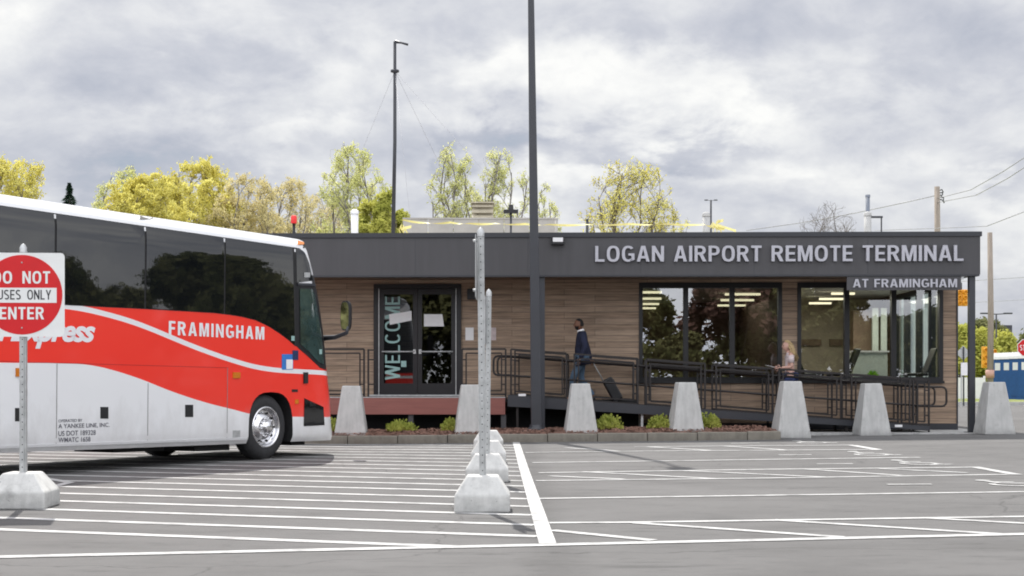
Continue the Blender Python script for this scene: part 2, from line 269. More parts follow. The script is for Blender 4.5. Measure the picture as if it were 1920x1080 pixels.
# ------------------------------------------------------------------ mesh building
class MB:
    def __init__(s): s.v = []; s.f = []; s.m = []; s.s = []
    def add(s, vs, fs, mi=0, smooth=False):
        o = len(s.v); s.v += [tuple(v) for v in vs]
        for f in fs: s.f.append(tuple(i+o for i in f)); s.m.append(mi); s.s.append(smooth)
    def box(s, lo, hi, mi=0, mx=None):
        (a, b, c), (d, e, f) = lo, hi
        vs = [Vector(p) for p in ((a,b,c),(d,b,c),(d,e,c),(a,e,c),(a,b,f),(d,b,f),(d,e,f),(a,e,f))]
        if mx is not None: vs = [mx @ v for v in vs]
        s.add(vs, [(0,3,2,1),(4,5,6,7),(0,1,5,4),(1,2,6,5),(2,3,7,6),(3,0,4,7)], mi)
    def bar(s, p, q, w, h=None, mi=0, up=Vector((0,0,1))):     # a square bar from p to q
        p, q = Vector(p), Vector(q); h = h or w; d = (q-p).normalized()
        if abs(d.dot(up)) > .95: up = Vector((0,1,0))
        a = d.cross(up).normalized(); b = a.cross(d)
        vs = [e + a*x*w/2 + b*y*h/2 for e in (p, q) for x, y in ((-1,-1),(1,-1),(1,1),(-1,1))]
        s.add(vs, [(0,1,2,3),(7,6,5,4),(0,4,5,1),(1,5,6,2),(2,6,7,3),(3,7,4,0)], mi)
    def tube(s, pts, r, n=8, mi=0, closed=False, caps=True, smooth=True):
        pts = [Vector(p) for p in pts]; k = len(pts)
        rs = r if isinstance(r, (list, tuple)) else [r]*k
        ref = None; rings = []
        for i, p in enumerate(pts):
            a = pts[i-1] if (i or closed) else p; b = pts[(i+1) % k] if (i < k-1 or closed) else p
            t = (b-a); t = t.normalized() if t.length > 1e-9 else Vector((0,0,1))
            if ref is None: ref = t.orthogonal().normalized()
            u = ref - t*ref.dot(t); u = u.normalized() if u.length > 1e-6 else t.orthogonal().normalized(); ref = u
            w = t.cross(u)
            rings.append([p + (u*math.cos(2*math.pi*j/n) + w*math.sin(2*math.pi*j/n))*rs[i] for j in range(n)])
        vs = [v for g in rings for v in g]; fs = []
        for i in range(k if closed else k-1):
            i2 = (i+1) % k
            for j in range(n): fs.append((i*n+j, i*n+(j+1) % n, i2*n+(j+1) % n, i2*n+j))
        if caps and not closed: fs += [tuple(reversed(range(n))), tuple((k-1)*n+j for j in range(n))]
        s.add(vs, fs, mi, smooth)
    def lathe(s, prof, n=32, mi=0, mx=None, smooth=True, close=False):       # profile (radius, z) round the z axis
        mx = mx or Matrix(); vs = []; fs = []
        for r, z in prof:
            for j in range(n): vs.append(mx @ Vector((r*math.cos(2*math.pi*j/n), r*math.sin(2*math.pi*j/n), z)))
        for i in range(len(prof)-1):
            for j in range(n): fs.append((i*n+j, i*n+(j+1) % n, (i+1)*n+(j+1) % n, (i+1)*n+j))
        if close: fs.append(tuple(reversed(range(n)))); fs.append(tuple((len(prof)-1)*n+j for j in range(n)))
        s.add(vs, fs, mi, smooth)
    def prism(s, poly, d0, d1, axes='xz', mi=0, mx=None):        # polygon in a plane, extruded along the third axis
        def p3(a, b, d): v = {'xz': (a, d, b), 'xy': (a, b, d), 'yz': (d, a, b)}[axes]; v = Vector(v); return mx @ v if mx is not None else v
        n = len(poly); vs = [p3(a, b, d0) for a, b in poly] + [p3(a, b, d1) for a, b in poly]
        fs = [tuple(range(n)), tuple(reversed(range(n, 2*n)))] + [(i, i+n, (i+1) % n+n, (i+1) % n) for i in range(n)]
        s.add(vs, fs, mi)
    def sphere(s, c, r, n=12, mi=0):
        c = Vector(c); r = Vector(r) if hasattr(r, '__len__') else Vector((r, r, r)); vs = []; fs = []
        for i in range(n//2+1):
            a = math.pi*i/(n//2)
            for j in range(n): b = 2*math.pi*j/n; vs.append(c + Vector((r.x*math.sin(a)*math.cos(b), r.y*math.sin(a)*math.sin(b), r.z*math.cos(a))))
        for i in range(n//2):
            for j in range(n): fs.append((i*n+j, (i+1)*n+j, (i+1)*n+(j+1) % n, i*n+(j+1) % n))
        s.add(vs, fs, mi, True)
    def build(s, name, mats, parent=None, bevel=0, fix=True):
        me = bpy.data.meshes.new(name); me.from_pydata(s.v, [], s.f)
        for m in (mats if isinstance(mats, (list, tuple)) else [mats]): me.materials.append(m)
        me.polygons.foreach_set('material_index', s.m); me.polygons.foreach_set('use_smooth', s.s)
        if fix:
            b = bmesh.new(); b.from_mesh(me); bmesh.ops.recalc_face_normals(b, faces=b.faces); b.to_mesh(me); b.free()
        me.update()
        o = bpy.data.objects.new(name, me); COL.objects.link(o)
        if parent: o.parent = parent
        if bevel:
            bv = o.modifiers.new('bevel', 'BEVEL'); bv.width = bevel; bv.segments = 2; bv.limit_method = 'ANGLE'
        return o
def tag(o, label=None, cat=None, group=None, kind=None):
    for k, v in (('label', label), ('category', cat), ('group', group), ('kind', kind)):
        if v: o[k] = v
    return o
def thing(name, label, cat, loc=(0,0,0), rz=0, group=None):
    o = bpy.data.objects.new(name, None); COL.objects.link(o); o.location = loc; o.rotation_euler = (0, 0, rz); o.empty_display_size = .2
    return tag(o, label, cat, group)
def kids(o): return [c for c in COL.objects if c.parent == o]
def copy_tree(o, label=None, loc=None, rz=None, parent=None):
    c = o.copy(); COL.objects.link(c)
    if parent: c.parent = parent
    if label: c['label'] = label
    if loc is not None: c.location = loc
    if rz is not None: c.rotation_euler.z = rz
    for ch in kids(o): copy_tree(ch, parent=c)
    return c
def text_geo(s, offset=.0, shear=0, extrude=0, spacing=1.0):
    cu = bpy.data.curves.new('t', 'FONT'); cu.body = s; cu.offset = offset; cu.shear = shear; cu.extrude = extrude; cu.space_character = spacing; cu.resolution_u = 4
    ob = bpy.data.objects.new('t', cu); COL.objects.link(ob); bpy.context.view_layer.update()
    me = bpy.data.meshes.new_from_object(ob.evaluated_get(bpy.context.evaluated_depsgraph_get()))
    bpy.data.objects.remove(ob); bpy.data.curves.remove(cu)
    b = bmesh.new(); b.from_mesh(me); bmesh.ops.remove_doubles(b, verts=b.verts, dist=1e-5); b.to_mesh(me); b.free()
    vs = [v.co.copy() for v in me.vertices]; fs = [tuple(p.vertices) for p in me.polygons]; bpy.data.meshes.remove(me)
    xs = [v.x for v in vs]; ys = [v.y for v in vs]; x0, x1, y0, y1 = min(xs), max(xs), min(ys), max(ys)
    return [Vector(((v.x-x0)/(x1-x0), (v.y-y0)/(y1-y0), v.z)) for v in vs], fs          # unit box
# a plain grotesque capital alphabet: outlines as polylines (outer, holes)
def arc(cx, cy, rx, ry, a0, a1, n=10, e=1.0):
    out = []
    for i in range(n+1):
        a = R(a0+(a1-a0)*i/n); c, q = math.cos(a), math.sin(a)
        out.append((cx+rx*math.copysign(abs(c)**e, c), cy+ry*math.copysign(abs(q)**e, q)))
    return out
def thick(pts, s, t):                       # outline of a stroke, s wide where vertical and t where horizontal
    L_, R_ = [], []
    for i, p in enumerate(pts):
        a = pts[max(0, i-1)]; b = pts[min(len(pts)-1, i+1)]; dx, dy = b[0]-a[0], b[1]-a[1]; l = math.hypot(dx, dy) or 1
        L_.append((p[0]-dy/l*s/2, p[1]+dx/l*t/2)); R_.append((p[0]+dy/l*s/2, p[1]-dx/l*t/2))
    return L_+R_[::-1]
def glyph(c, s=.19, t=.165):
    E = .8
    if c == 'I': return s, [[(0,0),(s,0),(s,1),(0,1)]]
    if c == 'L': w = .52; return w, [[(0,0),(w,0),(w,t),(s,t),(s,1),(0,1)]]
    if c == 'T': w = .58; m = w/2; return w, [[(m-s/2,0),(m+s/2,0),(m+s/2,1-t),(w,1-t),(w,1),(0,1),(0,1-t),(m-s/2,1-t)]]
    if c == 'E': w = .55; h = .5; return w, [[(0,0),(w,0),(w,t),(s,t),(s,h-t/2),(w*.92,h-t/2),(w*.92,h+t/2),(s,h+t/2),(s,1-t),(w,1-t),(w,1),(0,1)]]
    if c == 'F': w = .53; h = .48; return w, [[(0,0),(s,0),(s,h-t/2),(w*.93,h-t/2),(w*.93,h+t/2),(s,h+t/2),(s,1-t),(w,1-t),(w,1),(0,1)]]
    if c == 'H': w = .66; h = .51; return w, [[(0,0),(s,0),(s,h-t/2),(w-s,h-t/2),(w-s,0),(w,0),(w,1),(w-s,1),(w-s,h+t/2),(s,h+t/2),(s,1),(0,1)]]
    if c == 'N': w = .68; k = .36; return w, [[(0,0),(s,0),(s,1-k),(w-s*1.02,0),(w,0),(w,1),(w-s,1),(w-s,k),(s*1.02,1),(0,1)]]
    if c == 'M': w = .82; m = w/2; return w, [[(0,0),(s,0),(s,.66),(m-.08,0),(m+.08,0),(w-s,.66),(w-s,0),(w,0),(w,1),(w-s*1.38,1),(m,.32),(s*1.38,1),(0,1)]]
    if c == 'W': w = 1.0; m = w/2; q = .21; return w, [[(.17,0),(.33,0),(m,.64),(w-.33,0),(w-.17,0),(w,1),(w-s,1),(w-.255,.36),(m+.09,1),(m-.09,1),(.255,.36),(s,1),(0,1)]]
    if c == 'A': w = .72; m = w/2; a = .115; x = lambda y: y*(m-a); return w, [[(0,0),(s*1.06,0),(s*1.06+.2*(m-a)-.005,.2),(w-s*1.06-.2*(m-a)+.005,.2),(w-s*1.06,0),(w,0),(m+a,1),(m-a,1)], [(s*1.06+.36*(m-a),.36),(w-s*1.06-.36*(m-a),.36),(m,.80)]]
    if c == 'Y': w = .68; m = w/2; return w, [[(m-s/2,0),(m+s/2,0),(m+s/2,.4),(w,1),(w-s*1.12,1),(m,.58),(s*1.12,1),(0,1),(m-s/2,.4)]]
    if c == 'O': w = .72; return w, [arc(w/2,.5,w/2,.51,0,360,28,E)[:-1], arc(w/2,.5,w/2-s,.51-t,0,360,28,E)[:-1]]
    if c == 'D': w = .67; return w, [[(0,0),(.3,0)]+arc(.3,.5,w-.3,.5,-90,90,14,E)[1:]+[(0,1)], [(s,t),(.3,t)]+arc(.3,.5,w-.3-s,.5-t,-90,90,14,E)[1:]+[(s,1-t)]]
    if c == 'P': w = .62; r = .305; y = 1-r; return w, [[(0,0),(s,0),(s,y-r),(.3,y-r)]+arc(.3,y,w-.3,r,-90,90,12,.9)[1:]+[(0,1)], [(s,y-r+t),(.3,y-r+t)]+arc(.3,y,w-.3-s,r-t,-90,90,12,.9)[1:]+[(s,1-t)]]
    if c == 'R': w = .66; r = .285; y = 1-r; return w, [[(0,0),(s,0),(s,y-r),(.27,y-r),(w-s*1.12,0),(w+.01,0),(.46,y-r+.03)]+arc(.32,y,w-.35,r,-62,90,12,.9)+[(0,1)], [(s,y-r+t),(.3,y-r+t)]+arc(.3,y,w-.33-s,r-t,-90,90,12,.9)[1:]+[(s,1-t)]]
    if c == 'B': w = .64; return w, [[(0,0),(.34,0)]+arc(.34,.27,w-.34,.27,-90,80,12,.9)[1:]+arc(.34,.765,w-.38,.235,-70,90,12,.9)+[(0,1)], [(s,t),(.32,t)]+arc(.32,.275,w-.34-s,.275-t,-90,90,8)[1:]+[(s,.55-t*.0-.0)][:0]+[(s,.55-t)], [(s,.55),(.3,.55)]+arc(.3,.69,w-.36-s,.14,-90,90,8)[1:]+[(s,.83)]]
    if c == 'U': w = .66; return w, [thick([(s/2,1),(s/2,.4)]+arc(w/2,.34,w/2-s/2,.345-t/2,180,360,14,.85)+[(w-s/2,.4),(w-s/2,1)], s, t)]
    if c == 'C': w = .68; return w, [thick(arc(w/2,.5,w/2-s/2,.51-t/2,42,318,24,E), s, t)]
    if c == 'G': w = .71; o = arc(w/2,.5,w/2-s/2,.51-t/2,42,302,24,E); a = thick(o, s, t); return w, [a[:len(o)]+[(w-.0,.10),(w,.52),(w*.52,.52),(w*.52,.52-t*.95),(w-s,.52-t*.95),(w-s,.22)]+a[len(o)+2:]]
    if c == 'S':
        w = .62; p = arc(w/2,.745,w/2-s/2,.255-t/2,38,250,14,.85)+[(w*.5,.515),(w*.62,.475)]+arc(w/2,.262,w/2-s/2,.262-t/2,62,-142,14,.85); return w, [thick(p, s*.97, t)]
    return .3, []
def caps_geo(text, extrude=0, gap=.135, s=.19, t=.165, shear=0):
    cu = bpy.data.curves.new('t', 'CURVE'); cu.dimensions = '2D'; cu.fill_mode = 'BOTH'; cu.extrude = extrude; x = 0
    for c in text:
        w, ol = glyph(c, s, t)
        for pl in ol:
            sp = cu.splines.new('POLY'); sp.points.add(len(pl)-1); sp.use_cyclic_u = True
            for q, (a, b) in zip(sp.points, pl): q.co = (x+a+b*shear, b, 0, 1)
        x += w+gap
    ob = bpy.data.objects.new('t', cu); COL.objects.link(ob); bpy.context.view_layer.update()
    me = bpy.data.meshes.new_from_object(ob.evaluated_get(bpy.context.evaluated_depsgraph_get())); bpy.data.objects.remove(ob); bpy.data.curves.remove(cu)
    b = bmesh.new(); b.from_mesh(me); bmesh.ops.remove_doubles(b, verts=b.verts, dist=1e-5); b.to_mesh(me); b.free()
    vs = [v.co.copy() for v in me.vertices]; fs = [tuple(p.vertices) for p in me.polygons]; bpy.data.meshes.remove(me)
    x0, x1 = min(v.x for v in vs), max(v.x for v in vs)
    return [Vector(((v.x-x0)/(x1-x0), v.y, v.z)) for v in vs], fs
def islands(vs, fs):
    par = list(range(len(vs)))
    def find(a):
        while par[a] != a: par[a] = par[par[a]]; a = par[a]
        return a
    for f in fs:
        for i in f[1:]: par[find(i)] = find(f[0])
    g = {}
    for f in fs: g.setdefault(find(f[0]), []).append(f)
    out = []
    for q in g.values():
        ids = sorted({i for f in q for i in f}); mp = {i: k for k, i in enumerate(ids)}
        out.append(([vs[i] for i in ids], [tuple(mp[i] for i in f) for f in q]))
    return sorted(out, key=lambda t: min(v.x for v in t[0]))

# ------------------------------------------------------------------ the ground
def ground():
    xs = [-900, -300, -120, -60, -30] + [-16+i for i in range(34)] + [22, 30, 45, 70, 120, 300, 900]
    ys = [-900, -300, -60, -10] + [0+i for i in range(44)] + [46, 50, 55, 64, 72, 80, 120, 300, 1200]
    b = MB(); n = len(ys)
    b.add([(x, y, gz(x, y)) for x in xs for y in ys], [(i*n+j, (i+1)*n+j, (i+1)*n+j+1, i*n+j+1) for i in range(len(xs)-1) for j in range(n-1)], 0, True)
    tag(b.build('parking_lot', M['asphalt']), kind='structure')
    paint = MB(); cnt = [0]
    def strip(p, q, w, z=.005):
        cnt[0] += 1; z = .004+(z-.005)*.4+.00006*(cnt[0] % 80)
        p, q = Vector((p[0], p[1], 0)), Vector((q[0], q[1], 0)); d = q-p; k = max(1, int(d.length/.5)); nrm = Vector((-d.y, d.x, 0)).normalized()*w/2
        vs = []
        for i in range(k+1):
            c = p + d*i/k
            for sg in (-1, 1): a = c+nrm*sg; vs.append((a.x, a.y, gz(a.x, a.y)+z))
        paint.add(vs, [(2*i, 2*i+2, 2*i+3, 2*i+1) for i in range(k)])
    def ln(a, b_, w=.13, z=.005): strip(G(*a), G(*b_), w, z)
    # long edge line and the front line of the bays
    strip(G(967, 828), G(1027, 1020), .135, .009)
    ln((-40, 1046), (960, 1024), .15, .009); ln((960, 1024), (2000, 1000.5), .15, .009)
    # hatching in the bus lane: stripes 0.914 m apart
    zf = lambda x: 10.84 + .17*(x+.0)      # front edge line at X=x
    for k in range(19):
        c = 10.65+.914*k; zz = c+1.75; x0 = -5.47 if zz < 17.6 else -5.47-.72*(c+1.75-17.6)/(1-.72*.32)*1.0; x1 = .078+.198*(29.6-c)/18.6-.065
        xi = (c-10.84)/(.17+.32)            # meets the front line
        if xi < x1: x1 = min(x1, xi)
        if k == 0: x1 = xi-.02
        if x1-x0 < .3: continue
        strip((x0, c-.32*x0), (x1, c-.32*x1), .145)
    strip((-5.47, 9.95), (-5.47, 17.65), .12, .008)
    strip((-5.47, 17.6), (-9.2, 22.8), .12, .008)
    # bays on the right
    for a in [((1030, 981), (1200, 980)), ((1200, 980), (1930, 969)), ((1034, 995), (1225, 1014)), ((1190, 981), (1580, 1008)), ((1450, 975.5), (1880, 1002.5)), ((1735, 972), (1930, 982.5)),
              ((1010, 935.5), (1930, 922.5)),
              ((1005, 902), (1440, 897)), ((1440, 897), (1890, 890)), ((1010, 887), (1440, 880.5)), ((1440, 880.5), (1827, 876.5)), ((1030, 893), (1170, 899)), ((1093, 885), (1340, 898)), ((1282, 883), (1545, 895)), ((1510, 880), (1690, 892)), ((1650, 879), (1815, 887)),
              ((998, 868), (1440, 862)), ((1440, 862), (1725, 858)),
              ((985, 849), (1226, 846)), ((1226, 846), (1640, 843.5)), ((1190, 838.5), (1440, 836)), ((1440, 836), (1600, 835)), ((1060, 840), (1160, 846)), ((1210, 838), (1330, 845)), ((1360, 837), (1470, 844))]:
        ln(*a, w=.12)
    ln((1826, 876), (1908, 890.5), .16); ln((1598, 835.5), (1648, 844), .16)
    # wheelchair symbols
    def isa(cx, cy, s):
        def pt(a, b): return (cx + a*s, cy + b*s)
        seg = []
        for i in range(14):
            t0 = R(150+i*17); t1 = R(150+(i+1)*17)
            seg.append((pt(.05+.30*math.cos(t0), -.22+.30*math.sin(t0)), pt(.05+.30*math.cos(t1), -.22+.30*math.sin(t1))))
        seg += [(pt(-.12, .42), pt(-.08, .02)), (pt(-.08, .02), pt(.28, -.02)), (pt(.28, -.02), pt(.42, -.42)), (pt(.42, -.42), pt(.58, -.36)), (pt(-.10, .24), pt(.2, .22))]
        for a, b_ in seg: strip(a, b_, .1*s, .007)
        vs = [(*pt(-.13+.11*math.cos(R(k*30)), .60+.11*math.sin(R(k*30))),) for k in range(12)]
        paint.add([(x, y, gz(x, y)+.008) for x, y in vs], [tuple(range(12))])
    for px, py in ((1885, 907), (1712, 868), (1625, 851), (1515, 829.5)):
        g = G(px, py); isa(g.x, g.y, .85); strip((g.x-1.5, g.y-.2), (g.x-.95, g.y-.16), .1)
    tag(paint.build('road_markings', M['paint']), kind='structure')
ground()

# ------------------------------------------------------------------ the terminal building
YAW = R(-1.4); OVER = 1.8
broot = thing('terminal_building', 'low wood clad terminal with a deep dark metal roof edge and large black framed windows', 'building', (0, 32.6, 0), YAW)
BM = Matrix.Translation((0, 32.6, 0)) @ Matrix.Rotation(YAW, 4, 'Z'); BI = BM.inverted()
def WB(px, py, dep=0):                      # pixel -> (x, z) in the building's plane y = dep
    o = BI @ Vector((0, 0, CH)); d = (BI @ P(px, py, 10)) - o
    t = (dep-o.y)/d.y; p = o + d*t; return p.x, p.z
def bx(px, dep=0): return WB(px, 700, dep)[0]
def bz(py, dep=0, px=1300): return WB(px, py, dep)[1]
FZ0, FZ1 = bz(515.5, -OVER), bz(435.5, -OVER)
XR = bx(1838, -OVER); XL = bx(300, -OVER); XWR = bx(1795); XWL = XL+.6
FLOOR = .95; DEEP = 9.0
def building():
    f = MB()                                 # the roof edge: a ring of metal panels
    t = .12
    f.box((XL, -OVER, FZ0), (XR, -OVER+t, FZ1-.1)); f.box((XR-t, -OVER+t, FZ0), (XR, DEEP+.6, FZ1-.1)); f.box((XL, -OVER+t, FZ0), (XL+t, DEEP+.6, FZ1-.1)); f.box((XL+t, DEEP+.48, FZ0), (XR-t, DEEP+.6, FZ1-.1))
    x = XR-2.4
    fa = f.build('fascia', M['fascia'], broot)
    while x > XL: sm = MB(); sm.box((x-.004, -OVER-.003, FZ0+.02), (x+.004, -OVER, FZ1-.13)); x -= 2.44; sm.build('panel_joint', M['fascia_cap'], fa)
    c = MB()
    c.box((XL-.03, -OVER-.03, FZ1-.1), (XR+.03, -OVER+.2, FZ1)); c.box((XR-.2, -OVER+.2, FZ1-.1), (XR+.03, DEEP+.63, FZ1)); c.box((XL-.03, -OVER+.2, FZ1-.1), (XL+.2, DEEP+.63, FZ1)); c.box((XL+.2, DEEP+.4, FZ1-.1), (XR-.2, DEEP+.63, FZ1))
    c.box((XL+.02, -OVER-.02, FZ0-.035), (XR-.02, -OVER+.2, FZ0))
    c.build('roof_cap', M['fascia_cap'], broot)
    r = MB(); r.box((XL+t, -OVER+t, FZ1-.35), (XR-t, DEEP+.48, FZ1-.2)); r.build('roof', M['roofgrey'], broot)
    so = MB(); so.box((XL+t, -OVER+.2, FZ0+.03), (XR-t, -.001, FZ0+.08)); so.box((XWR+.14, 0, FZ0+.03), (XR-t, DEEP+.48, FZ0+.08)); so.build('soffit', M['brown_wall'], broot)
    # front wall round its openings
    zt = FZ0+.08; zb = .30
    ops = [(bx(701), bx(865), FLOOR, bz(532)), (bx(1198), bx(1466), bz(716), bz(530)), (bx(1495), bx(1768), bz(716), bz(530))]
    w = MB(); xs = XWL
    for a, b_, z0, z1 in ops:
        w.box((xs, 0, zb), (a, .14, zt)); w.box((a, 0, z1), (b_, .14, zt)); w.box((a, 0, zb), (b_, .14, z0)); xs = b_
    w.box((xs, 0, zb), (XWR, .14, zt))
    s0, s1, sz0, sz1 = .7, 5.4, bz(716), bz(530)          # the glazed part of the right-hand side
    w.box((XWR-.14, .14, zb), (XWR, s0, zt)); w.box((XWR-.14, s1, zb), (XWR, DEEP, zt)); w.box((XWR-.14, s0, zb), (XWR, s1, sz0)); w.box((XWR-.14, s0, sz1), (XWR, s1, zt))
    w.box((XWL, .14, zb), (XWL+.14, DEEP, zt)); w.box((XWL, DEEP, zb), (XWR, DEEP+.14, zt))
    w.build('wall', M['planks'], broot)
    b = MB(); b.box((XWL, -.012, .12), (XWR+.012, DEEP+.14, .30)); b.box((XWR-.02, -.02, .30), (XWR+.012, .1, zt-.08)); b.build('base_trim', M['fascia_cap'], broot)
    # windows
    def window(a, b_, z0, z1, mull, gm=M['glass']):
        fw = .085; d0, d1 = -.03, .16; f = MB()
        f.box((a, d0, z1-.12), (b_, d1, z1)); f.box((a, d0, z0), (b_, d1, z0+.11)); f.box((a, d0, z0+.11), (a+fw, d1, z1-.12)); f.box((b_-fw, d0, z0+.11), (b_, d1, z1-.12))
        for m in mull: f.box((m-.055, d0+.01, z0+.11), (m+.055, d1-.02, z1-.12))
        fo = f.build('window', M['black'], broot)
        e = [a+fw] + [q for m in mull for q in (m-.055, m+.055)] + [b_-fw]
        for i in range(0, len(e), 2):
            g = MB(); g.add([(e[i], .06, z0+.11), (e[i+1], .06, z0+.11), (e[i+1], .06, z1-.12), (e[i], .06, z1-.12)], [(0,1,2,3)]); g.build('pane', gm, fo)
        sl = MB(); sl.box((a-.02, -.07, z0-.03), (b_+.02, -.032, z0+.02)); sl.build('sill', M['black'], fo)
    window(*ops[1], [bx(1286), bx(1373)]); window(*ops[2], [bx(1588), bx(1676)], M['glass_clear'])
    f = MB(); n = 4; ys = [s0+(s1-s0)*i/n for i in range(n+1)]
    f.box((XWR-.16, s0, sz1-.1), (XWR+.02, s1, sz1)); f.box((XWR-.16, s0, sz0), (XWR+.02, s1, sz0+.1))
    for i, y in enumerate(ys): f.box((XWR-.15, y-.04 if i else y, sz0+.1), (XWR+.01, y+.04 if i < n else y, sz1-.1))
    fo = f.build('window', M['black'], broot)
    for i in range(n):
        g = MB(); x = XWR-.06; g.add([(x, ys[i]+.04, sz0+.1), (x, ys[i+1]-.04, sz0+.1), (x, ys[i+1]-.04, sz1-.1), (x, ys[i]+.04, sz1-.1)], [(0,1,2,3)]); g.build('pane', M['glass_clear'], fo)
    # double door
    a, b_, z0, z1 = ops[0]; f = MB(); fw = .11; mid = (a+b_)/2
    f.box((a, -.05, z0), (a+fw, .16, z1)); f.box((b_-fw, -.05, z0), (b_, .16, z1)); f.box((a+fw, -.05, z1-.1), (b_-fw, .16, z1))
    f.box((a+fw+.002, -.053, z0), (a+fw+.02, -.03, z1-.1), 1); f.box((b_-fw-.02, -.053, z0), (b_-fw-.002, -.03, z1-.1), 1)
    f.build('door_frame', [M['black'], M['steel']], broot)
    th = MB(); th.box((a-.1, -.16, z0-.035), (b_+.1, .0, z0)); th.build('threshold', M['steel'], broot)
    for sg, (p, q) in ((1, (a+fw+.02, mid-.004)), (-1, (mid+.004, b_-fw-.02))):
        d = MB(); st = .1; zt_ = z1-.105
        d.box((p, -.02, z0+.01), (p+st, .05, zt_)); d.box((q-st, -.02, z0+.01), (q, .05, zt_)); d.box((p+st, -.02, z0+.01), (q-st, .05, z0+.26)); d.box((p+st, -.02, zt_-.13), (q-st, .05, zt_))
        do = d.build('door', M['black'], broot)
        g = MB(); g.add([(p+st, .015, z0+.26), (q-st, .015, z0+.26), (q-st, .015, zt_-.13), (p+st, .015, zt_-.13)], [(0,1,2,3)]); g.build('pane', M['door_glass'], do)
        h = MB(); zh = bz(659, -.06); h.tube([(p+.06, -.075, zh), (q-.06, -.075, zh)], .018); h.box((q-.09 if sg > 0 else p+.03, -.08, zh-.05), (q-.03 if sg > 0 else p+.09, -.021, zh+.05)); h.build('door_handle', M['steel'], do)
        vs, fs = caps_geo('WELCOME', s=.145, t=.125)
        if sg > 0:                          # the word runs up the left leaf
            x0, zz0 = WB(722, 712, -.004); x1, zz1 = WB(750, 556, -.004)
            t_ = MB(); t_.add([(x1-(v.y)*(x1-x0), -.004, zz0+v.x*(zz1-zz0)) for v in vs], fs); t_.build('lettering', M['teal'], do)
            x0, zz0 = WB(752, 688, -.003); k = MB(); k.box((x0, -.003, zz0), (x0+.12, .002, zz0+.14)); k.build('sticker', M['teal'], do)
            x0, zz0 = WB(731, 609, -.006); k = MB(); k.prism([(x0, zz0), (x0+.5, zz0+.1), (x0+.5, zz0+.32), (x0-.02, zz0+.24)], -.006, .0); k.build('notice', M['paper'], do)
        else:
            x0, zz0 = WB(795, 612, -.006); k = MB(); k.prism([(x0, zz0), (x0+.46, zz0), (x0+.42, zz0+.28), (x0, zz0+.28)], -.006, .0); k.build('notice', M['paper'], do)
    # columns under the roof edge, lamp boxes
    for px in (1016, 1820.5):
        k = MB(); x = bx(px, -OVER+.15); k.box((x-.065, -OVER+.05, gz(x, 30.8)+.02), (x+.065, -OVER+.18, FZ0-.035)); k.box((x-.13, -OVER, gz(x, 30.8)+.0), (x+.13, -OVER+.24, gz(x, 30.8)+.03)); k.build('column', M['pole'], broot)
    k = MB(); x, z = WB(884, 560); k.box((x-.09, -.16, z-.02), (x+.1, 0, z+.22)); k.build('wall_lamp', M['black'], broot)
    x0, z0 = WB(1034, 459, -OVER); x1, z1 = WB(1058, 445, -OVER)
    k = MB(); k.box((x0, -OVER-.14, z0), (x1, -OVER-.001, z1)); k.box((x0+.03, -OVER-.16, z0+.05), (x1-.03, -OVER-.14, z1-.02), 1); k.build('flood_lamp', [M['black'], M['white']], broot)
    k = MB(); x, z = WB(1800, 519, -OVER); k.box((x-.09, -OVER+.02, z-.05), (x+.09, -OVER+.1, z+.02)); k.build('camera_bracket', M['steel'], broot)
    # inside
    xi0 = bx(1120); xp = bx(1481, .2); k = MB(); k.box((XWL+.14, .14, FLOOR-.1), (XWR-.14, DEEP, FLOOR)); k.build('floor', M['deck'], broot)
    k = MB(); k.box((XWL+.14, .14, zt-.1), (XWR-.14, DEEP, zt-.02)); k.build('ceiling', M['ceiling'], broot)
    k = MB(); k.box((xi0, 8.7, FLOOR), (xp, 8.8, zt-.1)); k.build('inner_wall', M['brown_wall'], broot)
    k = MB(); k.box((xp, 6.6, FLOOR), (bx(1690, 6.6), 6.7, zt-.1)); k.build('inner_wall', M['tan_wall'], broot)
    k = MB(); k.box((xi0-.1, .14, FLOOR), (xi0, 8.8, zt-.1)); k.build('inner_wall', M['brown_wall'], broot)
    k = MB(); k.box((xp-.1, .3, FLOOR), (xp, 8.7, zt-.1)); k.build('inner_wall', M['brown_wall'], broot)  # partition put in to keep the left room dark
    k = MB(); k.box((bx(1600, 5.2), 5.2, FLOOR), (bx(1634, 5.2), 5.58, zt-.5)); k.build('inner_panel', M['brown_wall'], broot)
    for p in (1636, 1652, 1690):
        k = MB(); k.box((bx(p, 5.0), 5.0, FLOOR), (bx(p+11, 5.0), 5.1, zt-.45)); k.build('inner_panel', M['pale_wall'], broot)
    for p, q in ((1500, 1540), (1556, 1598)):
        x0, z0 = WB(p, 648, 6.5); x1, z1 = WB(q, 636, 6.5); k = MB(); k.box((x0, 6.5, z0), (x1, 6.58, z1)); k.build('wall_board', M['brown_wall'], broot)
    for pa, pb, py in ((1180, 1241, 548), (1178, 1240, 560), (1176, 1236, 570), (1180, 1230, 578), (1360, 1426, 552), (1352, 1414, 563), (1346, 1402, 573), (1350, 1389, 580), (1560, 1603, 551), (1537, 1581, 561), (1518, 1559, 569), (1540, 1581, 577)):
        Yd = 2.085*F/(HY-py); dp = Yd-32.6+.2                # the strips hang in rows one behind the other
        xa, xb = bx(pa, dp), bx(pb, dp); k = MB(); k.box((xa, dp, 3.325), (xb, dp+.1, 3.375)); k.build('ceiling_light', M['lightbar'], broot)
    for nm, px, dp, e_, sz in (('room_light', 1620, 3.0, 85, 3.2), ('room_light', 1330, 4.5, 25, 3.5)):
        al = bpy.data.lights.new(nm, 'AREA'); al.energy = e_; al.size = sz; al.color = (1, .93, .8); ao = bpy.data.objects.new(nm, al); COL.objects.link(ao); ao.location = BM @ Vector((bx(px, dp), dp, 3.28))
building()

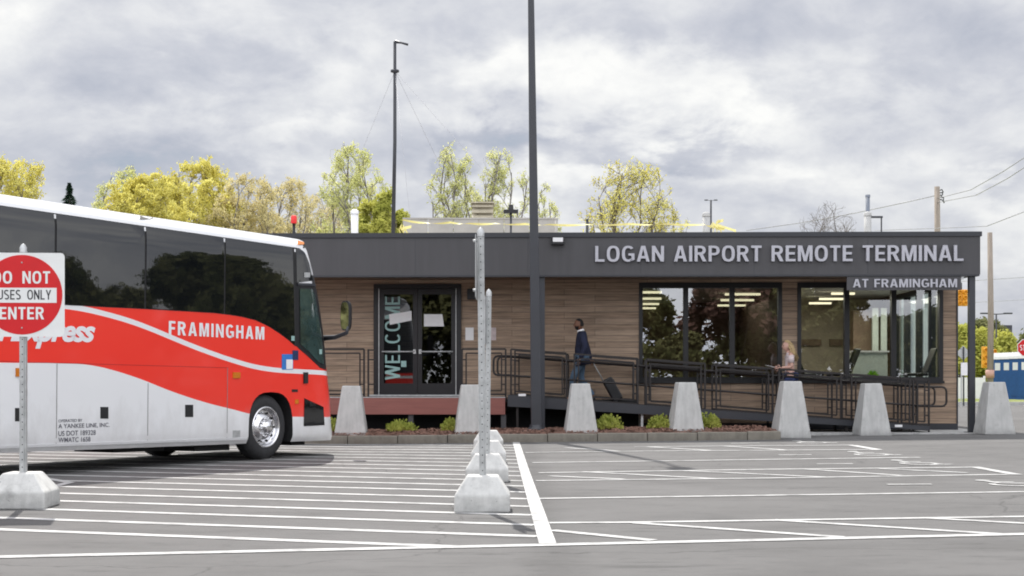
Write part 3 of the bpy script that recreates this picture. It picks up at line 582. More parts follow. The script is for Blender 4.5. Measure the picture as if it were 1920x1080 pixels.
def letters(root, s, px0, px1, py0, py1, dep, thick, mtl, off=.012):
    vs, fs = caps_geo(s, .5, s=.17, t=.148)
    x0, z0 = WB(px0, py1, dep); x1, z1 = WB(px1, py0, dep)
    for v_, f_ in islands(vs, fs):
        k = MB(); k.add([(x0+v.x*(x1-x0), dep-(v.z+.5)*thick, z0+v.y*(z1-z0)) for v in v_], f_); k.build('letter', mtl, root)
t = thing('roof_sign', 'long row of raised silver capital letters across the dark roof edge', 'sign', (0, 32.6, 0), YAW)
letters(t, 'LOGAN AIRPORT REMOTE TERMINAL', 1116, 1805, 460, 491, -OVER-.015, .06, M['letters'])
t = thing('hanging_sign', 'narrow dark sign board with silver letters hanging under the roof edge', 'sign', (0, 32.6, 0), YAW)
x0, z0 = WB(1588, 544, -OVER); x1, z1 = WB(1802, 516, -OVER); k = MB(); k.box((x0, -OVER-.0, z0), (x1, -OVER+.05, FZ0-.037)); k.build('sign_panel', M['fascia'], t)
letters(t, 'AT FRAMINGHAM', 1599, 1794, 523, 539, -OVER-.004, .025, M['letters'])
for i, (p, lab) in enumerate(((880, 'white paper notice on the siding beside the black door frame'), (922, 'pinkish white paper notice half hidden behind the steel posts'))):
    x, z = WB(p, 638); k = MB(); k.box((x-.09, -.012, z), (x+.1, -.001, z+.29)); tag(k.build('notice', M['paper'] if not i else M['top_white']), lab, 'notice')
for o in [o for o in COL.objects if o.name.startswith('notice') and not o.parent]: o.matrix_world = BM.copy()

# chairs, desk and plant seen through the right-hand window
def office_chair(label, x, y, rz, tall=.62):
    t = thing('chair', label, 'chair', BM @ Vector((x, y, FLOOR)), rz, 'dark chairs inside the waiting room')
    k = MB(); k.box((-.24, -.24, .43), (.24, .24, .5)); k.build('seat', M['black'], t, bevel=.03)
    k = MB(); mx = Matrix.Translation((-.22, 0, .5)) @ Matrix.Rotation(R(-22), 4, 'Y'); k.box((-.03, -.23, 0), (.03, .23, tall), mx=mx); k.build('backrest', M['black'], t, bevel=.03)
    k = MB()
    for a in (-1, 1):
        for b in (-1, 1): k.bar((a*.2, b*.2, .43), (a*.23, b*.23, 0), .03)
    k.build('leg_frame', M['steel'], t)
office_chair('dark chair leaning back by the glass at the right end of the window', bx(1716, .7), .7, R(180))
office_chair('dark chair just behind the walking woman, left end of the right window', bx(1522, .8), .8, R(0))
office_chair('dark chair beside the left mullion of the right window', bx(1573, 1.2), 1.2, R(150))
t = thing('counter', 'pale grey service counter inside behind the right window', 'counter', (0, 32.6, 0), YAW)
x0, x1 = bx(1600, 2.6), bx(1664, 2.6); k = MB(); k.box((x0, 2.6, FLOOR), (x1, 3.2, FLOOR+1.02)); k.build('body', M['pale_wall'], t)
k = MB(); k.box((x0-.04, 2.55, FLOOR+1.02), (x1+.04, 3.25, FLOOR+1.06)); k.build('worktop', M['white'], t)
t = thing('potted_plant', 'small lime green plant in a dark pot inside the right window', 'plant', BM @ Vector((bx(1636, .5), .5, FLOOR+.28)), 0)
k = MB(); k.lathe([(.05, 0), (.08, .14), (.07, .14)], 12, close=True); k.build('pot', M['black'], t)
k = MB()
for i in range(60):
    a = random.uniform(0, 6.28); e = random.uniform(.2, 1.4); d = Vector((math.cos(a)*math.cos(e), math.sin(a)*math.cos(e), math.sin(e))); p = Vector((0, 0, .14)); q = p+d*.16; sdv = d.orthogonal().normalized()*.02
    k.add([p, (p+q)/2+sdv, q, (p+q)/2-sdv], [(0,1,2,3)])
k.build('foliage', M['lime'], t)
t = thing('side_table', 'low dark bench table under the lime green plant', 'table', (0, 32.6, 0), YAW)
k = MB(); k.box((bx(1600, .5), .25, FLOOR+.24), (bx(1665, .5), .75, FLOOR+.28)); k.build('tabletop', M['black'], t)
k = MB()
for p in (1604, 1661):
    for y in (.3, .7): k.bar((bx(p, .5), y, FLOOR), (bx(p, .5), y, FLOOR+.24), .04)
k.build('leg_frame', M['black'], t)

# ------------------------------------------------------------------ entrance deck and ramp
RD = -1.62                                   # plane of the front rails
def guard(name, root, x0, x1, z0, z1, y, mtl):  # framed rail panel between two posts
    k = MB(); w = .038; H = 1.05; i = .09
    lz = lambda x: z0+(z1-z0)*(x-x0)/(x1-x0)
    for x in (x0, x1): k.bar((x, y, lz(x)-.1), (x, y, lz(x)+H), w)
    k.bar((x0, y, z0+H), (x1, y, z1+H), w); k.bar((x0, y, z0+.06), (x1, y, z1+.06), w)
    a, b = x0+i, x1-i
    k.bar((a, y, lz(a)+H-.09), (b, y, lz(b)+H-.09), w*.8); k.bar((a, y, lz(a)+.14), (b, y, lz(b)+.14), w*.8)
    for x in (a, b): k.bar((x, y, lz(x)+.14), (x, y, lz(x)+H-.09), w*.8)
    for x, xx in ((x0, a), (x1, b)):
        for h in (.28, .82): k.bar((x, y, lz(x)+h), (xx, y, lz(xx)+h), w*.7)
    return k.build(name, mtl, root)
def deck():
    t = thing('entrance_deck', 'raised entrance deck with a red brown edge board in front of the glass door', 'deck', (0, 32.6, 0), YAW)
    x0, x1 = bx(560, RD), bx(944, RD); z = FLOOR-.04
    k = MB(); n = int((x1-x0)/.145)
    for i in range(n): k.box((x0+(x1-x0)*i/n, RD+.04, z-.04), (x0+(x1-x0)*(i+1)/n-.006, -.02, z))
    k.build('deck_boards', M['deck'], t)
    k = MB(); k.box((x0, RD-.02, z-.375), (x1, RD+.038, z-.012)); k.box((x1, RD-.02, z-.375), (x1+.035, -.02, z-.012)); k.build('edge_board', M['rimboard'], t)
    k = MB(); k.box((x0, RD-.024, z-.012), (x1+.04, RD+.04, z+.004)); k.build('edge_strip', M['steel'], t)
    for px in (660, 770, 944):
        k = MB(); x = bx(px, RD); k.bar((x, RD+.08, .05), (x, RD+.08, z-.376), .11); k.build('support_post', M['fascia'], t)
    k = MB(); k.box((x0, -.6, .05), (x1+3, -.55, z-.06)); k.build('skirt', M['dark'], t)  # near-black panel: the shade under the deck is put into its colour
    for a, b in ((588, 682), (690, 699), (866, 948)):
        if b-a > 20: guard('guard_rail', t, bx(a, RD), bx(b, RD), z, z, RD+.06, M['rail'])
        else:
            k = MB(); xa, xb = bx(a, RD), bx(b, RD)
            k.bar((xa, RD+.06, z), (xa, RD+.06, z+1.05), .038)
            for h in (.28, .82, 1.03): k.bar((xa, RD+.06, z+h), (xb+.04, RD+.06, z+h), .03)
            k.build('guard_post', M['rail'], t)
deck()
RX0, RX1 = bx(952, RD), bx(1742, RD); RZ0, RZ1 = FLOOR-.04, .235
def rz(x): return RZ0+(RZ1-RZ0)*(x-RX0)/(RX1-RX0)
def ramp():
    t = thing('access_ramp', 'long dark metal wheelchair ramp with double handrails sloping down to the right', 'ramp', (0, 32.6, 0), YAW)
    yb = -.32
    k = MB(); k.add([(RX0, RD, RZ0-.05), (RX1, RD, RZ1-.05), (RX1, yb, RZ1-.05), (RX0, yb, RZ0-.05), (RX0, RD, RZ0), (RX1, RD, RZ1), (RX1, yb, RZ1), (RX0, yb, RZ0)], [(0,3,2,1),(4,5,6,7),(0,1,5,4),(1,2,6,5),(2,3,7,6),(3,0,4,7)])
    k.build('ramp_deck', M['deck'], t)
    for y in (RD-.03, yb+.03):
        k = MB(); k.add([(RX0, y-.03, RZ0-.2), (RX1, y-.03, max(.2, RZ1-.2)), (RX1, y+.03, max(.2, RZ1-.2)), (RX0, y+.03, RZ0-.2), (RX0, y-.03, RZ0+.05), (RX1, y-.03, RZ1+.05), (RX1, y+.03, RZ1+.05), (RX0, y+.03, RZ0+.05)], [(0,3,2,1),(4,5,6,7),(0,1,5,4),(1,2,6,5),(2,3,7,6),(3,0,4,7)])
        k.build('stringer', M['pole'], t)
    secs = [(958, 1062), (1077, 1196), (1212, 1322), (1343, 1449), (1461, 1577), (1597, 1706), (1713, 1742)]
    for a, b in secs:
        guard('guard_rail', t, bx(a, RD), bx(b, RD), rz(bx(a, RD)), rz(bx(b, RD)), RD+.02, M['rail'])
        xa, xb = bx(a, RD), bx(b, RD)
        guard('guard_rail', t, xa+.06, xb+.06, rz(xa), rz(xb), yb, M['rail'])
    for px in (970, 1070, 1204, 1334, 1456, 1588):                     # legs under the joints
        x = bx(px, RD); g = gz(x, 31)
        k = MB()
        for y in (RD+.05, yb-.05): k.bar((x, y, g), (x, y, rz(x)-.05), .05)
        k.build('leg', M['steel'] if px == 1204 else M['rail'], t)
    for y, off in ((RD+.10, 0), (yb-.08, .05)):
        for ci in (0,):
            xa, xb = bx(925, RD)+off, bx(1777, RD)+off
            zu0 = FLOOR-.04+.90; zl0 = zu0-.42
            xr = bx(1742, RD)+off
            def zu(x): return (zu0 if x < RX0 else RZ0+.90+(rz(x)-RZ0) if x < xr else rz(xr)+.90)
            pts = []; r = .1
            for x in [xa+r, RX0, *[RX0+(xr-RX0)*i/6 for i in range(1, 7)], xb-r]: pts.append((x, y, zu(x)))
            zz = zu(xb)
            for a_ in (60, 30, 0): pts.append((xb-r+r*math.cos(R(a_)), y, zz-r+r*math.sin(R(a_))))
            for a_ in (0, -30, -60): pts.append((xb-r+r*math.cos(R(a_)), y, zz-.42+r+r*math.sin(R(a_))))
            for x in reversed([xa+r, RX0, *[RX0+(xr-RX0)*i/6 for i in range(1, 7)], xb-r]): pts.append((x, y, zu(x)-.42))
            for a_ in (240, 210, 180): pts.append((xa+r+r*math.cos(R(a_)), y, zu0-.42+r+r*math.sin(R(a_))))
            for a_ in (180, 150, 120): pts.append((xa+r+r*math.cos(R(a_)), y, zu0-r+r*math.sin(R(a_))))
            k = MB(); k.tube(pts, .024, 8, closed=True); k.build('handrail', M['rail'], t)
    for px, py in ((979, 741), (1685, 799)):
        x, z = WB(px, py, RD-.07); k = MB(); k.box((x-.08, RD-.066, z-.02), (x+.08, RD-.061, z+.03)); k.build('plate', M['white'], t)
ramp()
# landing pad beside the building end
k = MB(); xa, xb = bx(1480, -2.2), XR+.4
k.prism([(xa, -2.05), (xb, -2.05), (xb, 10), (XWR+.02, 10), (XWR+.02, -.05), (xa, -.05)], .05, .155, 'xy'); o = k.build('pavement', M['concrete']); o.matrix_world = BM.copy(); tag(o, kind='structure')

# planting bed, kerb, shrubs
def bed():
    x0, x1 = (560-960)/F*28.6, (1462-960)/F*28.6; y0, y1 = 28.45, 31.0
    k = MB(); n = 60; m = 14
    vs = [(x0+(x1-x0)*i/n, y0+.14+(y1-y0-.14)*j/m, gz(x0+(x1-x0)*i/n, 28)+.15+.05*math.sin(j/m*math.pi)+random.uniform(-.014, .02)) for i in range(n+1) for j in range(m+1)]
    k.add(vs, [(i*(m+1)+j, (i+1)*(m+1)+j, (i+1)*(m+1)+j+1, i*(m+1)+j+1) for i in range(n) for j in range(m)], 0, True)
    for i in range(5200):                    # bark chips
        x = random.uniform(x0+.1, x1-.1); y = random.uniform(y0+.16, y1-.3); z = gz(x, 28)+.165+.05*math.sin((y-y0)/(y1-y0)*math.pi)
        a = random.uniform(0, 3.14); l = random.uniform(.02, .06); w = random.uniform(.008, .02); d = Vector((math.cos(a), math.sin(a), random.uniform(-.3, .5)))*l; e = Vector((-math.sin(a), math.cos(a), 0))*w; p = Vector((x, y, z+random.uniform(0, .025)))
        k.add([p-d-e, p+d-e, p+d+e, p-d+e], [(0,1,2,3)])
    tag(k.build('mulch', M['mulch'], fix=False), kind='stuff')
    k = MB(); x = x0; i = 0
    while x < x1:
        q = min(x1, x+1.0); g = gz((x+q)/2, 28.4); k.box((x+.006, y0, g-.1), (q-.006, y0+.14, g+.165+random.uniform(-.004, .004))); x = q; i += 1
    k.box((x1-.14, y0+.145, gz(x1, 28)-.1), (x1, y1, gz(x1, 28)+.165))
    o = k.build('kerb', M['kerb'], bevel=.015); tag(o, kind='structure')
bed()
M['shrub'] = leaf_mat('shrub_leaves', (.26, .31, .06), (.60, .62, .18), .35)
def shrub(px, wpx, py_top, py_base, label, seed):
    rnd = random.Random(seed); Y = 29.5; c = P(px, py_base, Y); w = wpx/F*Y; h = (py_base-py_top)/F*Y*rnd.uniform(.66, .8); w *= rnd.uniform(.85, 1.05)
    t = thing('shrub', label, 'shrub', (c.x, c.y, gz(c.x, 28)+.18), 0, 'small round shrubs in the bark bed')
    k = MB(); s = MB()
    for i in range(1100):
        a = rnd.uniform(0, 6.28); e = math.asin(rnd.uniform(-.15, 1)); rr = rnd.uniform(.55, 1.0)*(1+.22*math.sin(a*3+seed)+.12*math.sin(a*7+e*5))
        p = Vector((math.cos(a)*math.cos(e)*w/2*rr, math.sin(a)*math.cos(e)*w/2*rr, .06+math.sin(e)*h*rr*.92)); d = (p*1.0+Vector((rnd.gauss(0,.1), rnd.gauss(0,.1), .12))).normalized()
        l = rnd.uniform(.035, .07); sd = d.cross(Vector((rnd.gauss(0,1), rnd.gauss(0,1), rnd.gauss(0,1)))).normalized()*l*.38; q = p+d*l
        k.add([p, (p+q)/2+sd, q, (p+q)/2-sd], [(0,1,2,3)])
    for i in range(9):
        a = rnd.uniform(0, 6.28); s.tube([(0, 0, -.03), (math.cos(a)*w*.2, math.sin(a)*w*.2, h*.4), (math.cos(a)*w*.36, math.sin(a)*w*.36, h*.72)], [.012, .008, .004], 5)
    k.build('foliage', M['shrub'], t, fix=False); s.build('stem', M['bark'], t)
for a in ((750, 50, 766, 789, 'low yellow green shrub under the glass entrance door', 1), (848, 40, 765, 789, 'yellow green shrub half hidden behind the second concrete bollard', 2),
          (1142, 46, 753, 784, 'wide yellow green shrub below the rolling suitcase', 3), (1237, 44, 755, 783, 'round green shrub left of the fourth concrete bollard', 4), (1330, 44, 751, 781, 'round green shrub right of the fourth concrete bollard', 5),
          (628, 30, 766, 790, 'shrub between the bus nose and the first concrete bollard', 6)): shrub(*a)

# concrete bollards
def bollard(px, py_top, py_base, label, first=[None]):
    s = 108/1.17 if px < 1500 else (98/1.17 if px > 1800 else 101/1.17)
    Y = min(30.1, F/s+.35); x = (px-960)/F*Y; g = gz(x, Y)
    if first[0] is None:
        b, tp, H = .350, .185, 1.17; k = MB()
        vs = [(sx*b, sy*b, 0) for sx, sy in ((-1,-1),(1,-1),(1,1),(-1,1))] + [(sx*tp, sy*tp, H) for sx, sy in ((-1,-1),(1,-1),(1,1),(-1,1))]
        k.add(vs, [(0,3,2,1),(4,5,6,7),(0,1,5,4),(1,2,6,5),(2,3,7,6),(3,0,4,7)])
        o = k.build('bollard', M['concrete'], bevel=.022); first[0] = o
    else: o = first[0].copy(); COL.objects.link(o)
    if px > 1500: o.scale = (.96, .96, .945)
    o.location = (x, Y, g-.005); o.rotation_euler = (R(random.uniform(-.6, .6)), R(random.uniform(-.6, .6)), R(4+random.uniform(-2, 2)))
    tag(o, label, 'bollard', 'tapered concrete bollards along the kerb')
for a in ((658.5, 722, 832, 'tapered concrete bollard right beside the nose of the bus'), (882, 719, 828, 'tapered concrete bollard right of the door, partly behind the steel posts'),
          (1088.5, 716, 824, "tapered concrete bollard in front of the man's legs"), (1285, 713, 822, 'tapered concrete bollard between two round shrubs under the left window'),
          (1482, 712, 820, 'tapered concrete bollard in front of the woman'), (1634, 711, 813, 'tapered concrete bollard at the foot of the ramp under the right window'), (1864, 709, 810, 'tapered concrete bollard at the far right beyond the corner column')): bollard(*a)

# lamp post in the bed
def lamp_post():
    Y = 29.6; b = P(1006, 780, Y); tp = P(996, 0, Y); z0 = gz(b.x, 28)+.2
    t = thing('lamp_post', 'tall dark tapered lamp post rising from the bark bed past the top of the picture', 'lamp post', (b.x, Y, z0))
    dx = (tp.x-b.x)/(tp.z-b.z); H = 11
    k = MB(); w0, w1 = .115, .052
    vs = [(sx*w0, sy*w0, .05) for sx, sy in ((-1,-1),(1,-1),(1,1),(-1,1))] + [(dx*H+sx*w1, sy*w1, H) for sx, sy in ((-1,-1),(1,-1),(1,1),(-1,1))]
    k.add(vs, [(0,3,2,1),(4,5,6,7),(0,1,5,4),(1,2,6,5),(2,3,7,6),(3,0,4,7)]); k.build('pole', M['pole'], t, bevel=.02)
    k = MB(); k.lathe([(.2, -.02), (.2, .03), (.15, .07), (.14, .12), (.0, .12)], 20); k.build('base_cover', M['pole'], t)
    k = MB(); k.lathe([(.32, -.2), (.32, -.005), (0, -.005)], 24); k.build('footing', M['concrete'], t)
    k = MB(); k.bar((dx*H, 0, H-.1), (dx*H+.1, -1.1, H+.02), .07); k.box((dx*H-.1, -1.6, H-.03), (dx*H+.25, -1.0, H+.07)); k.build('lamp_head', M['pole'], t)
lamp_post()

# ------------------------------------------------------------------ traffic signs on concrete feet
def foot(parent, w=.265, t=.15, h=.345, h0=.165):
    k = MB(); rg = []
    for z, a in ((0, w), (.02, w+.003), (h0, w), (h, t)): rg.append([(sx*a, sy*a, z) for sx, sy in ((-1,-1),(1,-1),(1,1),(-1,1))])
    vs = [v for g in rg for v in g]; fs = [(3,2,1,0), (12,13,14,15)]
    for i in range(3):
        for j in range(4): fs.append((i*4+j, i*4+(j+1) % 4, (i+1)*4+(j+1) % 4, (i+1)*4+j))
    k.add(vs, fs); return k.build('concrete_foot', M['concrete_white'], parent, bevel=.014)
def post(parent, z0, z1, dx=0, w=.066):
    k = MB(); n = 1
    k.box((-w/2, -.006, z0), (w/2, .006, z1)); k.box((-w/2, .006, z0), (-w/2+.006, .04, z1)); k.box((w/2-.006, .006, z0), (w/2, .04, z1))
    k.box((-w*.22, -.02, z0), (w*.22, -.006, z1))
    z = z0+.05
    while z < z1-.03: k.lathe([(.006, 0), (.006, .002), (0, .002)], 8, 1, Matrix.Translation((0, -.0205, z)) @ Matrix.Rotation(R(90), 4, 'X')); z += .075
    o = k.build('post', [M['steel'], M['rubber']], parent)
    if dx:
        me = o.data
        for v in me.vertices: v.co.x += dx*(v.co.z-z0)/(z1-z0)
    c = MB(); c.lathe([(w*.55, z1-.02), (w*.55, z1+.03), (w*.3, z1+.06), (0, z1+.075)], 12, mx=Matrix.Translation((dx, .01, 0))); c.build('post_cap', M['steel'], parent)
    return o
def dne():
    Y = 14.2; g = P(43, 930, Y)
    t = thing('traffic_sign', 'red and white do not enter sign on a steel post at far left', 'traffic sign', (g.x, Y, 0), R(3))
    foot(t, .29, .155, .35); post(t, .35, P(43, 470, Y).z)
    s = F/Y; zc = P(43, 553, Y).z; hw = 78.5/s; k = MB(); r = .04; pl = []
    for cx, cz, a0 in ((1, 1, 0), (-1, 1, 90), (-1, -1, 180), (1, -1, 270)):
        for a in (0, 30, 60, 90): pl.append((cx*(hw-r)+r*math.cos(R(a0+a)), zc+cz*(hw-r)+r*math.sin(R(a0+a))))
    k.prism(pl, -.032, -.028); k.build('sign_plate', M['sign_white'], t)
    k = MB(); rr = 74.5/s; k.prism([(rr*math.cos(R(a)), zc+rr*math.sin(R(a))) for a in range(0, 360, 6)], -.0345, -.0315); k.build('red_disc', M['red_sign'], t)
    k = MB(); k.box((-64/s, -.0365, zc-15/s), (64/s, -.034, zc+13/s)); k.build('white_bar', M['sign_white'], t)
    def tx(w, x0, x1, y0, y1, m, d, off=.025):
        vs, fs = caps_geo(w, s=.185 if off > .02 else .15, t=.16 if off > .02 else .13); q = MB(); q.add([((x0+v.x*(x1-x0)-43)/s, d, zc-(y1+v.y*(y0-y1)-553)/s) for v in vs], fs); q.build('lettering', m, t)
    tx('DO', -11, 25, 509, 532, M['sign_white'], -.037); tx('NOT', 44, 95, 509, 532, M['sign_white'], -.037); tx('ENTER', 2, 84, 576, 599, M['sign_white'], -.037); tx('BUSES', -13, 41, 544, 562, M['sign_black'], -.039, .015); tx('ONLY', 53, 97, 544, 562, M['sign_black'], -.039, .015)
    k = MB()
    for z in (zc+60/s, zc-62/s): k.sphere((0, -.037, z), .009, 8)
    k.build('bolt', M['steel'], t)
dne()
def edge_sign(px, py_foot, top, label, dx, postless=False):
    Y = F*CH/(py_foot-HY)+.265; x = (px-960)/F*Y
    t = thing('sign_stand', label, 'sign stand', (x, Y, gz(x, Y)), 0, 'concrete sign feet in a row along the bus lane')
    foot(t)
    if postless: return
    z1 = P(px, top, Y).z-gz(x, Y)-.05
    o = post(t, .34, z1, dx, .066); 
    k = MB(); k.box((dx-.046, -.26, z1-.62), (dx-.042, .36, z1-.02)); k.build('sign_plate', M['steel'], t)
    k = MB()
    for z in (z1-.06, z1-.54): k.tube([(dx-.075, .01, z), (dx-.03, .01, z)], .014, 8)
    k.build('bolt', M['steel'], t)
edge_sign(905, 962, 430, 'nearest concrete foot with a tall steel post, sign turned edge on', -.02)
edge_sign(913.5, 905, 545, 'second concrete foot with the shorter steel post behind the tall one', .02)
edge_sign(916, 871, 545, 'third concrete foot from the camera, no post showing', 0, True)
edge_sign(916, 846, 545, 'farthest concrete foot, close to the kerb', 0, True)

# ------------------------------------------------------------------ the coach
def coach():
    h = Vector((.512, .859, 0)).normalized(); nr = Vector((h.y, -h.x, 0))
    pw = P(500, 862, 22.8); base = Vector((pw.x, pw.y, 0)) - nr*1.28
    root = thing('coach', 'red and white coach with dark tinted windows parked at left, nose towards the building', 'bus', base)
    root.rotation_euler = (0, R(.64), math.atan2(h.y, h.x))
    MW = Matrix.Translation(base) @ root.rotation_euler.to_matrix().to_4x4(); MI = MW.inverted()
    HW = 1.28
    def BP(px, py, yl=-HW):
        o = MI @ Vector((0, 0, CH)); d = (MI @ P(px, py, 10))-o; t = (yl-o.y)/d.y; p = o+d*t; return p.x, p.z
    # front end of the body by height
    FR = [(.2, 1.60), (.5, 1.66), (1.0, 1.67), (1.55, 1.63), (2.1, 1.50), (2.6, 1.36), (3.0, 1.20), (3.3, 1.03), (3.45, .92), (3.56, .80), (3.66, .55), (3.72, .2)]
    def uf(z):
        if z <= FR[0][0]: return FR[0][1]
        for (a, b), (c, d) in zip(FR, FR[1:]):
            if z <= c: return b+(d-b)*(z-a)/(c-a)
        return FR[-1][1]
    ZB = .27
    SIL = [(436,530),(441,546),(446,558),(455,567),(470,575),(500,584.5),(535,592),(580,599),(620,605),(690,612),(720,616),(770,620),(800,621),(834,621.5)]
    def sil(py):
        if py <= SIL[0][0]: return SIL[0][1]
        for (a, b), (c, d) in zip(SIL, SIL[1:]):
            if py <= c: return b+(d-b)*(py-a)/(c-a)
        return SIL[-1][1]
    HWS = [(ZB, HW-.05), (ZB+.07, HW-.012), (ZB+.12, HW), (3.30, HW), (3.44, HW-.012), (3.52, HW-.045), (3.58, HW-.10), (3.63, HW-.19), (3.665, HW-.32), (3.69, HW-.6)]
    def hw(z):
        if z <= HWS[0][0]: return HWS[0][1]
        for (a, b), (c, d) in zip(HWS, HWS[1:]):
            if z <= c: return b+(d-b)*(z-a)/(c-a)
        return HWS[-1][1]
    RC = .42; UR = -12.0
    def S(s, z, off=0):                     # surface of the near side, going round the front corner
        w = hw(z); uc = uf(z)-RC
        if s <= uc: return Vector((s, -w-off, z))
        a = (s-uc)/RC; r = RC+off
        if a <= math.pi/2*.93: return Vector((uc+r*math.sin(a), -w+RC-r*math.cos(a), z))
        a0 = math.pi/2*.93; q = (a-a0)*RC; return Vector((uc+r*math.sin(a0)+q*.06, -w+RC-r*math.cos(a0)+q, z))
    for i in range(len(FR)):                # fit the nose profile to the outline seen in the photo
        z = FR[i][0]; lo_u, hi_u = -.6, 2.6
        for _ in range(30):
            FR[i] = (z, (lo_u+hi_u)/2); q = max((proj(MW @ S(uf(z)-RC+RC*1.4*t/20, z)) for t in range(21)), key=lambda t: t[0])
            if q[0] < sil(q[1]): lo_u = FR[i][1]
            else: hi_u = FR[i][1]
    print('nose', [(a, round(b, 2)) for a, b in FR])
    def SP(px, py):                         # pixel -> (s, z) on that surface
        s, z = BP(px, py); s = min(s, uf(z)+.05)
        for _ in range(30):
            q = proj(MW @ S(s, z)); e0, e1 = px-q[0], py-q[1]
            qs = proj(MW @ S(s+.01, z)); qz = proj(MW @ S(s, z+.01))
            a, b, c, d = (qs[0]-q[0])/.01, (qz[0]-q[0])/.01, (qs[1]-q[1])/.01, (qz[1]-q[1])/.01
            D = a*d-b*c
            if abs(D) < 1e-6: break
            ds, dz = (d*e0-b*e1)/D, (a*e1-c*e0)/D
            s += max(-.2, min(.2, ds)); z += max(-.2, min(.2, dz))
        return s, z
    # ---- body shell with its livery
    zs = [ZB, ZB+.03, ZB+.07, ZB+.12] + [.5+.1*i for i in range(28)] + [3.30, 3.38, 3.44, 3.48, 3.52, 3.55, 3.58, 3.605, 3.63, 3.65, 3.665, 3.68, 3.69]
    ring0 = None; vs = []; fs = []
    for z in zs:
        w = hw(z); u1 = uf(z); uc = u1-RC; pts = []
        for i in range(25): pts.append((UR+.3+(uc-UR-.3)*i/24, -w))
        for i in range(1, 11): p = S(uc+RC*math.pi/2*.93*i/10, z); pts.append((p.x, p.y))
        p0 = pts[-1]
        for i in range(1, 8): f = i/8; pts.append((p0[0]+.10*math.sin(f*math.pi), p0[1]*(1-2*f)))
        for p in [(p[0], -p[1]) for p in reversed(pts[:35])]: pts.append(p)
        for i in range(1, 7): a = R(90+15*i); pts.append((UR+.3+.3*math.cos(a), w-.3+.3*math.sin(a)))
        for i in range(7): a = R(180+15*i); pts.append((UR+.3+.3*math.cos(a), -w+.3+.3*math.sin(a)))
        pts = pts[:-1]
        n = len(pts); vs += [(a, b, z) for a, b in pts]
    for i in range(len(zs)-1):
        for j in range(n): fs.append((i*n+j, i*n+(j+1) % n, (i+1)*n+(j+1) % n, (i+1)*n+j))
    fs += [tuple(reversed(range(n))), tuple((len(zs)-1)*n+j for j in range(n))]
    k = MB(); k.add(vs, fs)
    X0, X1 = -12.5, 2.0; ZT = 4.0
    pm = bpy.data.materials.new('coach_livery'); pm.use_nodes = True; nt = pm.node_tree; N = nt.nodes; L = nt.links; b = N['Principled BSDF']
    b.inputs['Roughness'].default_value = .28; b.inputs['Coat Weight'].default_value = .7; b.inputs['Coat Roughness'].default_value = .05
    tc = N.new('ShaderNodeTexCoord'); sp = N.new('ShaderNodeSeparateXYZ'); L.new(tc.outputs['Object'], sp.inputs[0])
    mr = N.new('ShaderNodeMapRange'); L.new(sp.outputs[0], mr.inputs[0]); mr.inputs[1].default_value = X0; mr.inputs[2].default_value = X1
    def curve(pts):
        fc = N.new('ShaderNodeFloatCurve'); L.new(mr.outputs[0], fc.inputs['Value']); c = fc.mapping.curves[0]
        q = sorted(((x-X0)/(X1-X0), z/ZT) for x, z in pts)
        c.points[0].location = (0, q[0][1]); c.points[1].location = (1, q[-1][1])
        for x, z in q:
            if .002 < x < .998: c.points.new(x, z)
        fc.mapping.update()
        mu = N.new('ShaderNodeMath'); mu.operation = 'MULTIPLY'; L.new(fc.outputs[0], mu.inputs[0]); mu.inputs[1].default_value = ZT; return mu.outputs[0]
    def sx(px, py): s, z = SP(px, py); p = S(s, z); return p.x, z
    lo_ = curve([(-12, sx(5, 680)[1]), (-8, sx(5, 680)[1])]+[sx(*p) for p in ((5,680),(60,680.5),(110,681),(150,682.5),(180,686.5),(215,695),(260,709.5),(320,733),(380,753),(440,768.5),(470,776),(520,781),(560,781.5),(600,782))])
    SPT = [(60,568),(122,574),(160,580),(200,589.5),(240,601),(280,615.5),(320,632),(360,648.5),(400,663.5),(440,677),(480,688),(520,694),(560,696.5),(600,698.5),(612,700)]
    st_ = curve([(-12, sx(5,563)[1]), (-7, sx(5,563)[1]), sx(5,565)]+[sx(*p) for p in SPT])
    def math2(op, a, bb):
        n_ = N.new('ShaderNodeMath'); n_.operation = op
        for i, v in ((0, a), (1, bb)):
            if isinstance(v, (int, float)): n_.inputs[i].default_value = v
            else: L.new(v, n_.inputs[i])
        return n_.outputs[0]
    zz = sp.outputs[2]
    red = math2('MULTIPLY', math2('GREATER_THAN', zz, lo_), math2('LESS_THAN', zz, SP(200, 576)[1]+.12))
    dd = math2('LESS_THAN', math2('ABSOLUTE', math2('SUBTRACT', zz, st_), 0), .038)
    red = math2('MULTIPLY', red, math2('SUBTRACT', 1.0, dd))
    pa, pb = SP(586, 536), SP(607, 688); xa_, xb_ = S(*pa).x, S(*pb).x; sl_ = (xb_-xa_)/(pb[1]-pa[1])
    xl = math2('ADD', math2('MULTIPLY', math2('SUBTRACT', zz, pa[1]), sl_), xa_)
    blk = math2('MULTIPLY', math2('GREATER_THAN', sp.outputs[0], xl), math2('MULTIPLY', math2('GREATER_THAN', zz, pb[1]), math2('LESS_THAN', zz, 3.05)))
    no = N.new('ShaderNodeTexNoise'); no.inputs['Scale'].default_value = 1.2; no.inputs['Detail'].default_value = 5; L.new(tc.outputs['Object'], no.inputs['Vector'])
    wr = N.new('ShaderNodeValToRGB'); L.new(no.outputs[0], wr.inputs[0]); wr.color_ramp.elements[0].color = (.74, .745, .76, 1); wr.color_ramp.elements[1].color = (.80, .805, .815, 1)
